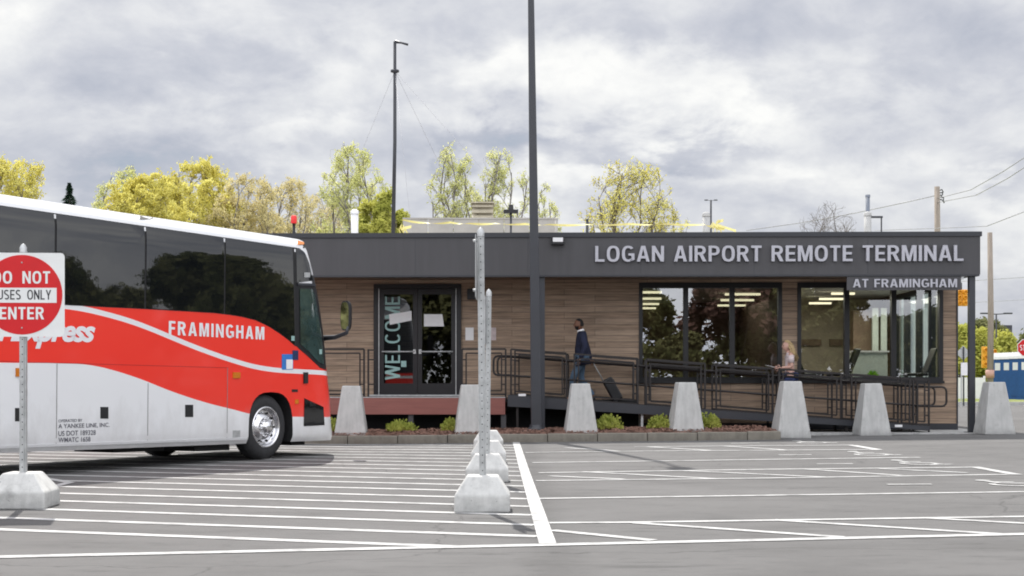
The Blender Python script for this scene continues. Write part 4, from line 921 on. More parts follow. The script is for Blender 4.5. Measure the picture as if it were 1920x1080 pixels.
    rr = N.new('ShaderNodeValToRGB'); L.new(no.outputs[0], rr.inputs[0]); rr.color_ramp.elements[0].color = (.82, .030, .018, 1); rr.color_ramp.elements[1].color = (.87, .046, .028, 1)
    mx = N.new('ShaderNodeMix'); mx.data_type = 'RGBA'; L.new(red, mx.inputs[0]); L.new(wr.outputs[0], mx.inputs[6]); L.new(rr.outputs[0], mx.inputs[7]); gn = N.new('ShaderNodeTexNoise'); gn.inputs['Scale'].default_value = 2.4; gn.inputs['Detail'].default_value = 9; gn.inputs['Roughness'].default_value = .7
    gm = N.new('ShaderNodeMapping'); gm.inputs['Scale'].default_value = (1, 1, .5); L.new(tc.outputs['Object'], gm.inputs[0]); L.new(gm.outputs[0], gn.inputs['Vector'])
    gf = N.new('ShaderNodeMapRange'); L.new(math2('SUBTRACT', math2('MULTIPLY', gn.outputs[0], 1.5), zz), gf.inputs[0]); gf.inputs[1].default_value = -.15; gf.inputs[2].default_value = .5; gf.inputs[3].default_value = 0; gf.inputs[4].default_value = .36
    mg = N.new('ShaderNodeMix'); mg.data_type = 'RGBA'; L.new(gf.outputs[0], mg.inputs[0]); L.new(mx.outputs[2], mg.inputs[6]); mg.inputs[7].default_value = (.30, .28, .26, 1)
    mk = N.new('ShaderNodeMix'); mk.data_type = 'RGBA'; L.new(blk, mk.inputs[0]); L.new(mg.outputs[2], mk.inputs[6]); mk.inputs[7].default_value = (.012, .013, .015, 1); L.new(mk.outputs[2], b.inputs['Base Color'])
    n3 = N.new('ShaderNodeTexNoise'); n3.inputs['Scale'].default_value = .8; n3.inputs['Detail'].default_value = 2; L.new(tc.outputs['Object'], n3.inputs['Vector'])
    bp = N.new('ShaderNodeBump'); bp.inputs['Strength'].default_value = .12; bp.inputs['Distance'].default_value = .03; L.new(n3.outputs[0], bp.inputs['Height']); L.new(bp.outputs[0], b.inputs['Coat Normal'])
    raw = k.build('body', [pm, M['rubber']], None)
    # wheel arches
    def arch(uc, r=.60, hz=1.12):
        return [(uc-r, -.3)]+[(uc-r+.0, .45)]+arc(uc, .45, r, hz-.45, 180, 0, 14, .72)[1:-1]+[(uc+r, .45), (uc+r, -.3)]
    ua0, ua1 = BP(466, 800)[0], BP(549, 800)[0]; zt = BP(503, 735)[1]
    cut = MB()
    for uc in ((ua0+ua1)/2, -8.2, -9.55):
        r = (ua1-ua0)/2 if uc > -1 else .62
        cut.prism(arch(uc, r, zt), -1.5, -.55, mi=1); cut.prism(arch(uc, r, zt), .55, 1.5, mi=1)
    co = cut.build('cut', [M['rubber'], M['rubber']])
    md = raw.modifiers.new('cut', 'BOOLEAN'); md.object = co; md.solver = 'EXACT'; md.operation = 'DIFFERENCE'
    bpy.context.view_layer.update()
    me = bpy.data.meshes.new_from_object(raw.evaluated_get(bpy.context.evaluated_depsgraph_get()))
    bpy.data.objects.remove(raw); bpy.data.objects.remove(co)
    me.name = 'body'; me.materials.clear(); me.materials.append(pm); me.materials.append(M['rubber'])
    for p in me.polygons:
        p.use_smooth = True
        c = p.center
        p.material_index = 1 if (abs(c.y) < HW-.1 and c.z < 1.4 and UR+.4 < c.x < 1.12) else 0
    me.set_sharp_from_angle(angle=R(32))
    body = bpy.data.objects.new('body', me); COL.objects.link(body); body.parent = root
    # ---- things laid on the skin
    def patch(poly, off, name, mtl, parent=None, step=.12, thick=0):
        bm = bmesh.new(); f = bm.faces.new([bm.verts.new((a, bb, 0)) for a, bb in poly]); bmesh.ops.triangulate(bm, faces=bm.faces[:])
        s0, s1 = min(p[0] for p in poly), max(p[0] for p in poly); z0, z1 = min(p[1] for p in poly), max(p[1] for p in poly)
        for a0, a1, nn, ax in ((s0, s1, step, 0), (z0, z1, .15, 1)):
            x = a0+nn
            while x < a1-.01:
                bmesh.ops.bisect_plane(bm, geom=bm.verts[:]+bm.edges[:]+bm.faces[:], plane_co=(x, 0, 0) if ax == 0 else (0, x, 0), plane_no=(1, 0, 0) if ax == 0 else (0, 1, 0), dist=1e-5); x += nn
        if thick:
            r_ = bmesh.ops.extrude_face_region(bm, geom=bm.faces[:]); 
            for v in [g for g in r_['geom'] if isinstance(g, bmesh.types.BMVert)]: v.co.z = 1
        q = MB(); bm.verts.index_update()
        q.add([S(v.co.x, v.co.y, off if (not thick or v.co.z > .5) else off-thick) for v in bm.verts], [tuple(v.index for v in f.verts) for f in bm.faces], 0, True); bm.free()
        o = q.build(name, mtl, parent or root)
        o.data.set_sharp_from_angle(angle=R(35)); return o
    zt0 = SP(300, 430)[1]
    def wl(px):                             # top edge of the glass by pixel column
        return SP(px, 386+.1437*px)
    bot = [(122,572),(200,576),(280,580),(350,584),(400,587),(430,590.5),(455,594.5),(480,601),(505,613),(525,626),(542,639),(553,649)]
    botp = [SP(*p) for p in bot]; zbl = botp[0][1]
    def zbot(s):
        if s <= botp[0][0]: return zbl
        for (a, c), (d, e) in zip(botp, botp[1:]):
            if s <= d: return c+(e-c)*(s-a)/(d-a)
        return botp[-1][1]
    s_end = SP(554, 560)[0]; ztop = wl(260)[1]
    # black band behind the glass
    ss = [-11.7]+[p[0] for p in botp if p[0] < s_end]+[s_end, SP(560, 560)[0]]
    band = patch([(x, zbot(x)) for x in ss]+[(SP(560, 520)[0], SP(560, 470)[1]), (SP(559, 480)[0], ztop+.01), (-11.7, ztop+.01)], .004, 'window_band', M['rubber'], step=.3)
    pil = [SP(px, 500)[0] for px in (103, 272, 421)]; d = pil[2]-pil[1]
    pil = [pil[0]-d*i for i in range(5, 0, -1)]+pil
    edges = [pil[0]-d*.9]+pil+[s_end]
    for i in range(len(edges)-1):
        a, c = edges[i]+.018, edges[i+1]-.018
        if c > s_end-.1: c = s_end-.02
        xs = [a]+[p[0] for p in botp if a < p[0] < c]+[c]
        o = patch([(x, zbot(x)+.012) for x in xs]+[(c-(.07 if i == len(edges)-2 else 0), ztop), (a, ztop)], .011, 'window', M['bus_glass'], step=.4)
    # quarter light over the door, door
    q = [SP(*p) for p in ((553.5,466),(560,465),(571,474),(579.5,495),(586,526),(556,530))]
    patch(q, .008, 'quarter_window', M['bus_glass'], step=.06)
    q = [SP(*p) for p in ((555,531),(588,533),(594,545),(601,590),(607,640),(611,694),(600,690),(580,671),(556,650))]
    patch(q, .006, 'door_surround', M['black'], step=.05)
    q = [SP(*p) for p in ((561,541),(584,542),(589,552),(597,600),(603,645),(606,684),(596,679),(578,660),(562,645))]
    dr = patch(q, .016, 'door', M['bus_door_glass'], step=.05)
    q = [SP(*p) for p in ((556,530.5),(588,532),(590,536.5),(557,535))]; patch(q, .03, 'door_header', M['pole'], step=.05, thick=.02)
    def rect(px0, py0, px1, py1, off, name, mtl, thick=0, parent=None):
        cy = lambda px, py: SP(px, py)
        return patch([cy(px0, py1), cy(px1, py1), cy(px1, py0), cy(px0, py0)], off, name, mtl, parent, thick=thick)
    for a in ((97,675),):
        pass
    rect(188, 763, 203, 785, .004, 'luggage_latch', M['rubber'], .006); rect(347, 759, 362, 782, .004, 'luggage_latch', M['rubber'], .006); rect(28, 765, 41, 790, .004, 'luggage_latch', M['rubber'], .006)
    rect(436, 698, 449, 709, .02, 'marker_lamp', M['amber'], .03); rect(29, 690, 41, 706, .02, 'marker_lamp', M['amber'], .03); rect(553, 749, 559, 757, .012, 'marker_lamp', M['amber'], .02)
    rect(436, 807, 450, 821, .005, 'filler_flap', M['steel'], .007)
    rect(568.5, 698, 575.5, 719, .03, 'door_handle', M['rubber'], .035); rect(547, 730, 558, 735, .006, 'air_vent', M['rubber'], .008)
    rect(261, 404.5, 280, 411, .012, 'roof_marker', M['rubber'], .02)
    rect(557, 451, 567, 458.5, .025, 'marker_lamp', M['amber'], .03); rect(568, 456, 575, 464, .02, 'camera', M['rubber'], .03)
    q = [SP(*p) for p in ((570,746.5),(606,763),(608,797),(569,799))]; hl = patch(q, .008, 'headlamp', M['bus_glass'], step=.05)
    rect(528, 664, 549, 693, .006, 'sticker', M['blue_sticker']); rect(536, 674, 548, 692, .009, 'sticker', M['paper']); rect(548, 657, 559, 675, .006, 'sticker', M['shorts']); rect(545, 630, 551, 639, .016, 'sticker', M['teal']); rect(569, 511, 580, 520, .014, 'fleet_number', M['steel'])
    rect(597, 655, 602, 664, .02, 'sticker', M['teal'])
    # seams of the luggage doors
    dk = mat('panel_gap', (.20, .19, .19), .8)
    for px, y0, y1 in ((106, 682, 857), (277, 718, 846), (426, 690, 842), (-60, 690, 868)):
        s0 = SP(px, (y0+y1)/2)[0]; z0, z1 = SP(px, y1)[1], SP(px, y0)[1]; z0 = max(z0, ZB+.1)
        patch([(s0-.006, z0), (s0+.006, z0), (s0+.006, z1), (s0-.006, z1)], .0025, 'panel_seam', dk)
    z0 = SP(300, 686)[1]; patch([(-11.5, z0-.004), (SP(428, 690)[0], z0-.004), (SP(428, 690)[0], z0+.004), (-11.5, z0+.004)], .0025, 'panel_seam', mat('red_panel_gap', (.42, .02, .018), .6), step=.5)
    # skirt moulding
    z0 = ZB+.06
    patch([(-7.4, z0), (ua0-.03, z0), (ua0-.03, z0+.04), (-7.4, z0+.04)], .012, 'skirt_rail', M['white'], step=.5, thick=.02)
    # lettering
    def words(vs, fs, px0, py0, px1, py1, hpx, mtl, off=.005):
        a, b2 = SP(px0, py0), SP(px1, py1); hh = SP(px0, py0-hpx)[1]-a[1]
        kk = MB(); kk.add([S(a[0]+v.x*(b2[0]-a[0]), a[1]+v.x*(b2[1]-a[1])+v.y*hh, off) for v in vs], fs); return kk.build('lettering', mtl, root)
    lw = mat('white_vinyl', (.74, .74, .76), .5, var=.03)
    words(*caps_geo('FRAMINGHAM', gap=.2, s=.2, t=.17), 316, 627.5, 495, 637, 26, lw)
    words(*text_geo('Logan Express', .035, shear=.28, spacing=.92), -128, 652.5, 178, 654.5, 62, lw)
    lb = mat('dark_vinyl', (.10, .10, .12), .6, var=.03)
    for tx, x1, y0, h_ in (('OPERATED BY', 154, 792, 5.5), ('A YANKEE LINE, INC.', 205, 804.5, 9.5), ('US DOT 189328', 179, 817.5, 9.5), ('WMATC 1658', 169, 829.5, 9)):
        words(*text_geo(tx, .01), 109, y0, x1, y0-(x1-109)*.03, h_, lb)
    # ---- wheels
    def wheel(u, side, front):
        w = bpy.data.objects.new('wheel', None); COL.objects.link(w); w.parent = root
        R0 = .522; zc = R0-.0-(.0112*u if not front else 0)*1.0
        w.location = (u, side*(HW-.045), zc + (0 if front else .0112*u*0)); w.rotation_euler = (R(90 if side < 0 else -90), 0, 0)
        k = MB()
        k.lathe([(.30, -.02), (.33, .0), (.40, .012), (.46, .0), (.495, -.03), (R0, -.07), (R0, -.24), (.49, -.28), (.30, -.28)], 48)
        for a in range(0, 360, 6):
            mx_ = Matrix.Rotation(R(a), 4, 'Z'); k.box((R0-.004, -.012, -.24), (R0+.006, .012, -.07), mx=mx_)
        k.build('tyre', M['tyre'], w)
        k = MB(); k.lathe([(.335, -.004), (.325, .012), (.305, .010), (.296, -.012), (.285, -.06), (.25, -.075), (.215, -.05), (.175, -.012), (.145, -.008), (.11, -.012), (.105, .05), (.085, .075), (.0, .08)], 48)
        for a in range(0, 360, 36):
            mx_ = Matrix.Rotation(R(a+9), 4, 'Z') @ Matrix.Translation((.143, 0, -.012)); k.lathe([(.018, 0), (.018, .035), (.012, .05), (0, .05)], 8, 0, mx_)
            mx_ = Matrix.Rotation(R(a), 4, 'Z') @ Matrix.Translation((.232, 0, -.057)) @ Matrix.Rotation(R(-38), 4, 'Y'); k.lathe([(.03, .004), (.03, .006), (0, .006)], 12, 1, mx_)
        k.build('rim', [M['chrome'], M['rubber']], w)
        return w
    uc = BP(503, 800)[0]
    for side in (-1, 1):
        wheel(uc, side, True)
        for u in (-8.2, -9.55):
            w = wheel(u, side, False); w.location.z -= .0112*9
    # underside
    k = MB(); k.box((-11.5, -.95, .36), (-.9, .95, .5)); k.box((-3.0, -1.0, .20), (-2.0, -.2, .36)); k.box((-1.4, -1.05, .17), (-.62, -.35, .36)); k.box((-1.98, -.7, .25), (-1.42, .2, .36)); k.box((.95, -1.0, .2), (1.3, .9, .34)); k.bar((-.4, -1.0, .52), (-.4, 1.0, .52), .12); k.build('underbody', M['rubber'], root)
    q = [SP(*p) for p in ((554,800),(618,800),(617,830),(556,832))]
    # mirror on its arm
    p0 = MI @ P(608, 634, 24.3); p1 = MI @ P(650, 624, 24.0); p2 = MI @ P(652, 612, 24.0)
    k = MB(); k.tube([p0, (p0+p1)/2+Vector((0, 0, -.03)), p1, p2], [.05, .04, .035, .03], 8); mo = k.build('mirror_arm', M['pole'], root)
    c = MI @ P(648.5, 592, 24.0); k = MB(); o1 = (MI.to_3x3() @ Vector((1, 0, 0))).normalized(); o2 = (MI.to_3x3() @ Vector((-.25, -1, 0))).normalized(); up = Vector((0, 0, 1))
    sc = 24.0/F
    def oval(wd, hg, dp, mi):
        pl = arc(0, 0, wd/2*sc, hg/2*sc, 0, 360, 20, .6)[:-1]; nn = len(pl)
        v_ = [c+o1*a+up*b2+o2*dp[0] for a, b2 in pl]+[c+o1*a+up*b2+o2*dp[1] for a, b2 in pl]
        k.add(v_, [tuple(range(nn)), tuple(reversed(range(nn, 2*nn)))]+[(i, i+nn, (i+1) % nn+nn, (i+1) % nn) for i in range(nn)], mi)
    oval(19, 56, (-.05, .02), 0); k.build('mirror_housing', M['black'], root)
    k = MB(); c = c-o1*1.5*sc; oval(15, 51, (.018, .024), 0); k.build('mirror_glass', mat('mirror', (.75, .78, .78), .03, metal=1, var=0), root)
coach()

# ------------------------------------------------------------------ people
def skin_geo(nodes, edges, sub=2):
    idx = {n: i for i, n in enumerate(nodes)}
    me = bpy.data.meshes.new('s'); me.from_pydata([nodes[n][0] for n in nodes], [(idx[a], idx[b]) for a, b in edges], []); ob = bpy.data.objects.new('s', me); COL.objects.link(ob)
    ob.modifiers.new('k', 'SKIN'); sv = me.skin_vertices[0].data
    for n, i in idx.items():
        r = nodes[n][1]; sv[i].radius = r if isinstance(r, tuple) else (r, r); sv[i].use_root = (i == 0)
    m2 = ob.modifiers.new('d', 'SUBSURF'); m2.levels = sub; m2.render_levels = sub
    bpy.context.view_layer.update(); e = bpy.data.meshes.new_from_object(ob.evaluated_get(bpy.context.evaluated_depsgraph_get()))
    v = [x.co.copy() for x in e.vertices]; f = [tuple(p.vertices) for p in e.polygons]; bpy.data.objects.remove(ob); bpy.data.meshes.remove(e); return v, f
def head_geo(c, r=.105, face=Vector((1, 0, 0))):
    vs, fs = [], []; n, m = 24, 18
    for i in range(m+1):
        t = math.pi*i/m
        for j in range(n):
            a = 2*math.pi*j/n; x, y, z = math.sin(t)*math.cos(a), math.sin(t)*math.sin(a), math.cos(t)
            px, py, pz = x*.098, y*.076, z*.118
            if z < 0: px += .012*(-z)*(1 if x > 0 else .2); py *= 1-.28*z*z; px *= 1-.12*z*z
            if x > .5:
                g = math.exp(-(y/.16)**2)
                px += .024*g*math.exp(-((z+.12)/.14)**2) + .006*math.exp(-(y/.3)**2)*math.exp(-((z+.45)/.07)**2) + .006*math.exp(-(y/.2)**2)*math.exp(-((z+.75)/.12)**2)
                px -= .009*math.exp(-((abs(y)-.36)/.14)**2)*math.exp(-((z-.10)/.10)**2)
                px += .005*math.exp(-((z-.26)/.09)**2)
            if abs(y) > .85 and abs(z) < .35 and -.35 < x < .25: py *= 1.14
            vs.append(Vector((c[0]+px, c[1]+py, c[2]+pz)))
    for i in range(m):
        for j in range(n): fs.append((i*n+j, (i+1)*n+j, (i+1)*n+(j+1) % n, i*n+(j+1) % n))
    return vs, fs
def hand_geo(w, d, side, curl=.5):          # wrist, direction of the fingers; curled a little
    d = Vector(d).normalized(); w = Vector(w); inw = Vector((0, -side, 0)); acr = d.cross(inw).normalized(); inw = acr.cross(d).normalized()
    nodes = {'w': (w, .026), 'p': (w+d*.05, (.036, .017)), 'q': (w+d*.085, (.038, .016))}; E = [('w','p'),('p','q')]
    out = skin_geo(nodes, E, 1); V, Fc = list(out[0]), list(out[1])
    for i, (o, l) in enumerate(((-.028, .068), (-.0095, .078), (.0095, .073), (.027, .058))):
        p = w+d*.08+acr*o; a = p+(d+inw*.25*curl)*l*.45; b = a+(d*.7+inw*1.1*curl)*l*.33; c = b+(d*.2+inw*1.3*curl)*l*.25
        g = skin_geo({0: (p, .0095), 1: (a, .009), 2: (b, .0083), 3: (c, .007)}, [(0,1),(1,2),(2,3)], 1); Fc += [tuple(x+len(V) for x in f) for f in g[1]]; V += g[0]
    p = w+d*.03-acr*.028; a = p+(d*.6-acr*.75+inw*.4)*.035; b = a+(d*.9-acr*.1+inw*.4)*.03
    g = skin_geo({0: (p, .012), 1: (a, .0105), 2: (b, .008)}, [(0,1),(1,2)], 1); Fc += [tuple(x+len(V) for x in f) for f in g[1]]; V += g[0]
    return V, Fc
def person(root, J, H, skin, cloth, hair, shoe):
    """J: joints; cloth: list of (name, material, joints used with radii, edges); body is one mesh"""
    S_ = lambda p: Vector(p)
    N0 = {'pel': (J['pel'], (.145, .11)), 'spi': (J['spi'], (.13, .10)), 'che': (J['che'], (.155, .11)), 'nek': (J['nek'], .058), 'hd': (J['hd'], .055)}
    E0 = [('pel','spi'),('spi','che'),('che','nek'),('nek','hd')]
    for s in 'LR':
        N0.update({'sh'+s: (J['sh'+s], .062), 'el'+s: (J['el'+s], .043), 'wr'+s: (J['wr'+s], .028), 'hi'+s: (J['hi'+s], .092), 'kn'+s: (J['kn'+s], .06), 'an'+s: (J['an'+s], .04), 'to'+s: (J['to'+s], .035)})
        E0 += [('che','sh'+s),('sh'+s,'el'+s),('el'+s,'wr'+s),('pel','hi'+s),('hi'+s,'kn'+s),('kn'+s,'an'+s),('an'+s,'to'+s)]
    k = MB(); k.add(*skin_geo(N0, E0), 0, True); hc = J['hd']+Vector((.028, 0, .075)); k.add(*head_geo(hc), 0, True)
    for s, sg in (('L', 1), ('R', -1)): k.add(*hand_geo(J['wr'+s], J['hand'+s], sg), 0, True)
    for sg in (1, -1): k.sphere(hc+Vector((.083, sg*.031, .012)), (.010, .012, .009), 8, 1)
    k.sphere(hc+Vector((.094, 0, -.052)), (.008, .023, .006), 8, 2)
    k.build('body', [skin, M['hair_dark'], mat('lips', (.30, .12, .11), .6)], root)
    for name, m_, rad, ed in cloth:
        k = MB(); k.add(*skin_geo({n: (J[n] if not isinstance(n, tuple) else n, r) for n, r in rad.items()}, ed), 0, True); k.build(name, m_, root)
    for s in 'LR':
        k = MB(); a, t_ = J['an'+s], J['to'+s]; k.add(*skin_geo({0: (a+Vector((0,0,.01)), .05), 1: (a+Vector((-.02,0,-.05)), (.045, .04)), 2: ((a+t_)/2+Vector((0,0,-.02)), (.045,.035)), 3: (t_, (.045, .03))}, [(0,1),(1,2),(2,3)]), 0, True); k.build('shoe', shoe, root)
    return hc
def ramp_point(px, dep=-.95):
    x = WB(px, 740, dep)[0]; return BM @ Vector((x, dep, rz(x)+.005))
V = Vector
# the man, walking up to the left with his suitcase behind him
g = ramp_point(1091)
man = thing('person', 'man in a dark navy jacket and blue jeans walking up the ramp pulling a suitcase', 'person', g, math.pi)
J = {'pel': V((0,0,.97)), 'spi': V((.005,0,1.15)), 'che': V((0,0,1.36)), 'nek': V((.02,0,1.53)), 'hd': V((.04,0,1.60)),
     'shL': V((.0,.185,1.445)), 'elL': V((-.06,.24,1.17)), 'wrL': V((.05,.25,.94)), 'handL': V((.3,0,-1)),
     'shR': V((.0,-.185,1.445)), 'elR': V((-.12,-.245,1.18)), 'wrR': V((-.20,-.27,.92)), 'handR': V((-.35,0,-1)),
     'hiL': V((0,.095,.93)), 'knL': V((.20,.10,.53)), 'anL': V((.22,.10,.10)), 'toL': V((.40,.11,.045)),
     'hiR': V((0,-.095,.93)), 'knR': V((.02,-.10,.50)), 'anR': V((-.26,-.10,.13)), 'toR': V((-.10,-.11,.04))}
J['hem'] = V((-.02,0,.84))
jac = {'pel': (.19,.17), 'hem': (.185,.17), 'spi': (.185,.16), 'che': (.20,.165), 'nek': .082, 'shL': .098, 'elL': .076, 'wrL': .05, 'shR': .098, 'elR': .076, 'wrR': .05}
jE = [('pel','hem'),('pel','spi'),('spi','che'),('che','nek'),('che','shL'),('shL','elL'),('elL','wrL'),('che','shR'),('shR','elR'),('elR','wrR')]
tro = {'pel': (.15,.12), 'hiL': .105, 'knL': .078, 'anL': .06, 'hiR': .105, 'knR': .078, 'anR': .06}
tE = [('pel','hiL'),('hiL','knL'),('knL','anL'),('pel','hiR'),('hiR','knR'),('knR','anR')]
hc = person(man, J, 1.8, M['skin_dark'], [('jacket', M['navy'], jac, jE), ('trousers', M['jeans'], tro, tE)], None, M['shoe'])
def cap_hair(hc, root, m_, front=.055, low=-.02, grow=1.07, beard=False):
    k = MB(); v, f = head_geo(V((0,0,0)))
    keep = [q for q in f if all((v[i].z > .045+max(0, v[i].x)*.5 and v[i].x < .09) or (v[i].x < -.005 and v[i].z > -.055) for i in q)]
    k.add([hc+V((p.x*grow-.004, p.y*grow, p.z*grow+.004)) for p in v], keep, 0, True)
    if beard:
        keep = [q for q in f if all(v[i].z < -.035 and v[i].x > -.01 and not (v[i].x > .085 and v[i].z > -.062) for i in q)]
        k.add([hc+V((p.x*1.05, p.y*1.06, p.z*1.04)) for p in v], keep, 0, True)
    k.build('hair', m_, root)
cap_hair(hc, man, M['hair_dark'], beard=True)
k = MB(); k.tube([J['nek']+V((.0,0,-.005)), J['nek']+V((.012,0,.035))], [.084, .07], 14, caps=False); k.build('collar', M['paper'], man)
man.scale = (1.03, 1.03, 1.03)
# his suitcase
bpy.context.view_layer.update(); hand = man.matrix_basis @ (J['wrR']+V((-.035,0,-.085)))
t = thing('suitcase', 'small dark wheeled suitcase tilted behind the walking man', 'suitcase', (0,0,0))
foot_ = ramp_point(1154, -.78); foot_.y = hand.y
foot_.z = (BM @ V((0,0,rz((BI @ foot_).x)))).z
ax = (hand-foot_).normalized(); px_ = ax.cross(V((0,1,0))).normalized(); 
if px_.z < 0: px_ = -px_
mxs = Matrix((( px_.x, 0, ax.x, foot_.x), (px_.y, 1, ax.y, hand.y), (px_.z, 0, ax.z, foot_.z), (0,0,0,1)))
Ls = (hand-foot_).length
k = MB(); k.box((0, -.18, .06), (.23, .18, .60), mx=mxs); k.build('case', M['black'], t, bevel=.03)
k = MB()
for y in (-.07, .07): k.tube([mxs @ V((.03, y, .58)), mxs @ V((.03, y, Ls))], .009, 6)
k.tube([mxs @ V((.03, -.08, Ls)), mxs @ V((.03, .08, Ls))], .013, 6); k.build('pull_handle', M['steel'], t)
for y in (-.15, .15):
    k = MB(); k.lathe([(.0, -.015), (.045, -.015), (.045, .015), (0, .015)], 12, mx=Matrix.Translation(mxs @ V((.04, y, .05))) @ Matrix.Rotation(R(90), 4, 'X')); k.build('wheel', M['rubber'], t)
k = MB(); k.box((.231, -.12, .40), (.245, .12, .52), mx=mxs); k.build('front_pocket', M['pole'], t)
# the woman, walking up to the left with papers in her hand
g = ramp_point(1481)
wo = thing('person', 'blonde woman in a pale top and dark blue shorts walking on the ramp, holding papers', 'person', g, math.pi)
J = {'pel': V((0,0,.93)), 'spi': V((.005,0,1.10)), 'che': V((.01,0,1.29)), 'nek': V((.015,0,1.44)), 'hd': V((.035,0,1.51)),
     'shL': V((.01,.165,1.37)), 'elL': V((.0,.21,1.12)), 'wrL': V((.22,.15,1.10)), 'handL': V((1,0,.1)),
     'shR': V((.01,-.165,1.37)), 'elR': V((-.02,-.21,1.12)), 'wrR': V((.20,-.14,1.08)), 'handR': V((1,0,.1)),
     'hiL': V((0,.09,.89)), 'knL': V((.16,.09,.50)), 'anL': V((.18,.09,.09)), 'toL': V((.34,.10,.04)),
     'hiR': V((0,-.09,.89)), 'knR': V((0,-.09,.48)), 'anR': V((-.24,-.09,.11)), 'toR': V((-.10,-.10,.035))}
blo = {'spi': (.135,.105), 'che': (.15,.115), 'nek': .065, 'shL': .072, 'shR': .072}
sl = {'shL': .070}
hc = person(wo, J, 1.66, M['skin_light'], [('top', M['top_white'], {**blo, 'pel': (.14,.115)}, [('spi','che'),('pel','spi'),('che','nek'),('che','shL'),('che','shR')]),
     ('shorts', M['shorts'], {'pel': (.16,.13), 'hiL': .125, 'hiR': .125}, [('pel','hiL'),('pel','hiR')])], None, M['shoe'])
# sleeves end above the elbow; legs of the shorts end above the knee
k = MB()
for s in 'LR':
    k.tube([J['sh'+s], J['sh'+s]*.35+J['el'+s]*.65], [.075, .062], 12)
k.build('sleeve', M['top_white'], wo)
k = MB()
for s in 'LR': k.tube([J['hi'+s], J['hi'+s]*.45+J['kn'+s]*.55], [.118, .10], 14)
k.build('shorts_leg', M['shorts'], wo)
cap_hair(hc, wo, M['hair_blonde'], grow=1.12)
k = MB()
for i in range(60):                          # long hair down the back
    a = random.uniform(R(95), R(265)); r = .085; p0 = hc+V((r*1.05*math.cos(a), r*.95*math.sin(a), random.uniform(.0, .07)))
    L_ = random.uniform(.24, .38); q = p0+V((-.05-random.uniform(0,.05), p0.y*.3, -L_*.5)); e = q+V((-.03-random.uniform(0,.06), 0, -L_*.5))
    k.tube([p0, p0*.5+q*.5+V((-.012,0,0)), q, e], [.016, .019, .017, .004], 5)
k.build('long_hair', M['hair_blonde'], wo)
t = thing('papers', 'white sheets of paper held in front of the blonde woman', 'papers', (0,0,0))
mw = Matrix.Translation(g) @ Matrix.Rotation(math.pi, 4, 'Z')
c = (J['wrL']+J['wrR'])/2+V((.19,0,.035)); k = MB(); k.box((-.13,-.12,-.003), (.13,.12,.003), mx=mw @ Matrix.Translation(c) @ Matrix.Rotation(R(-14), 4, 'Y')); k.build('sheet', M['paper'], t)

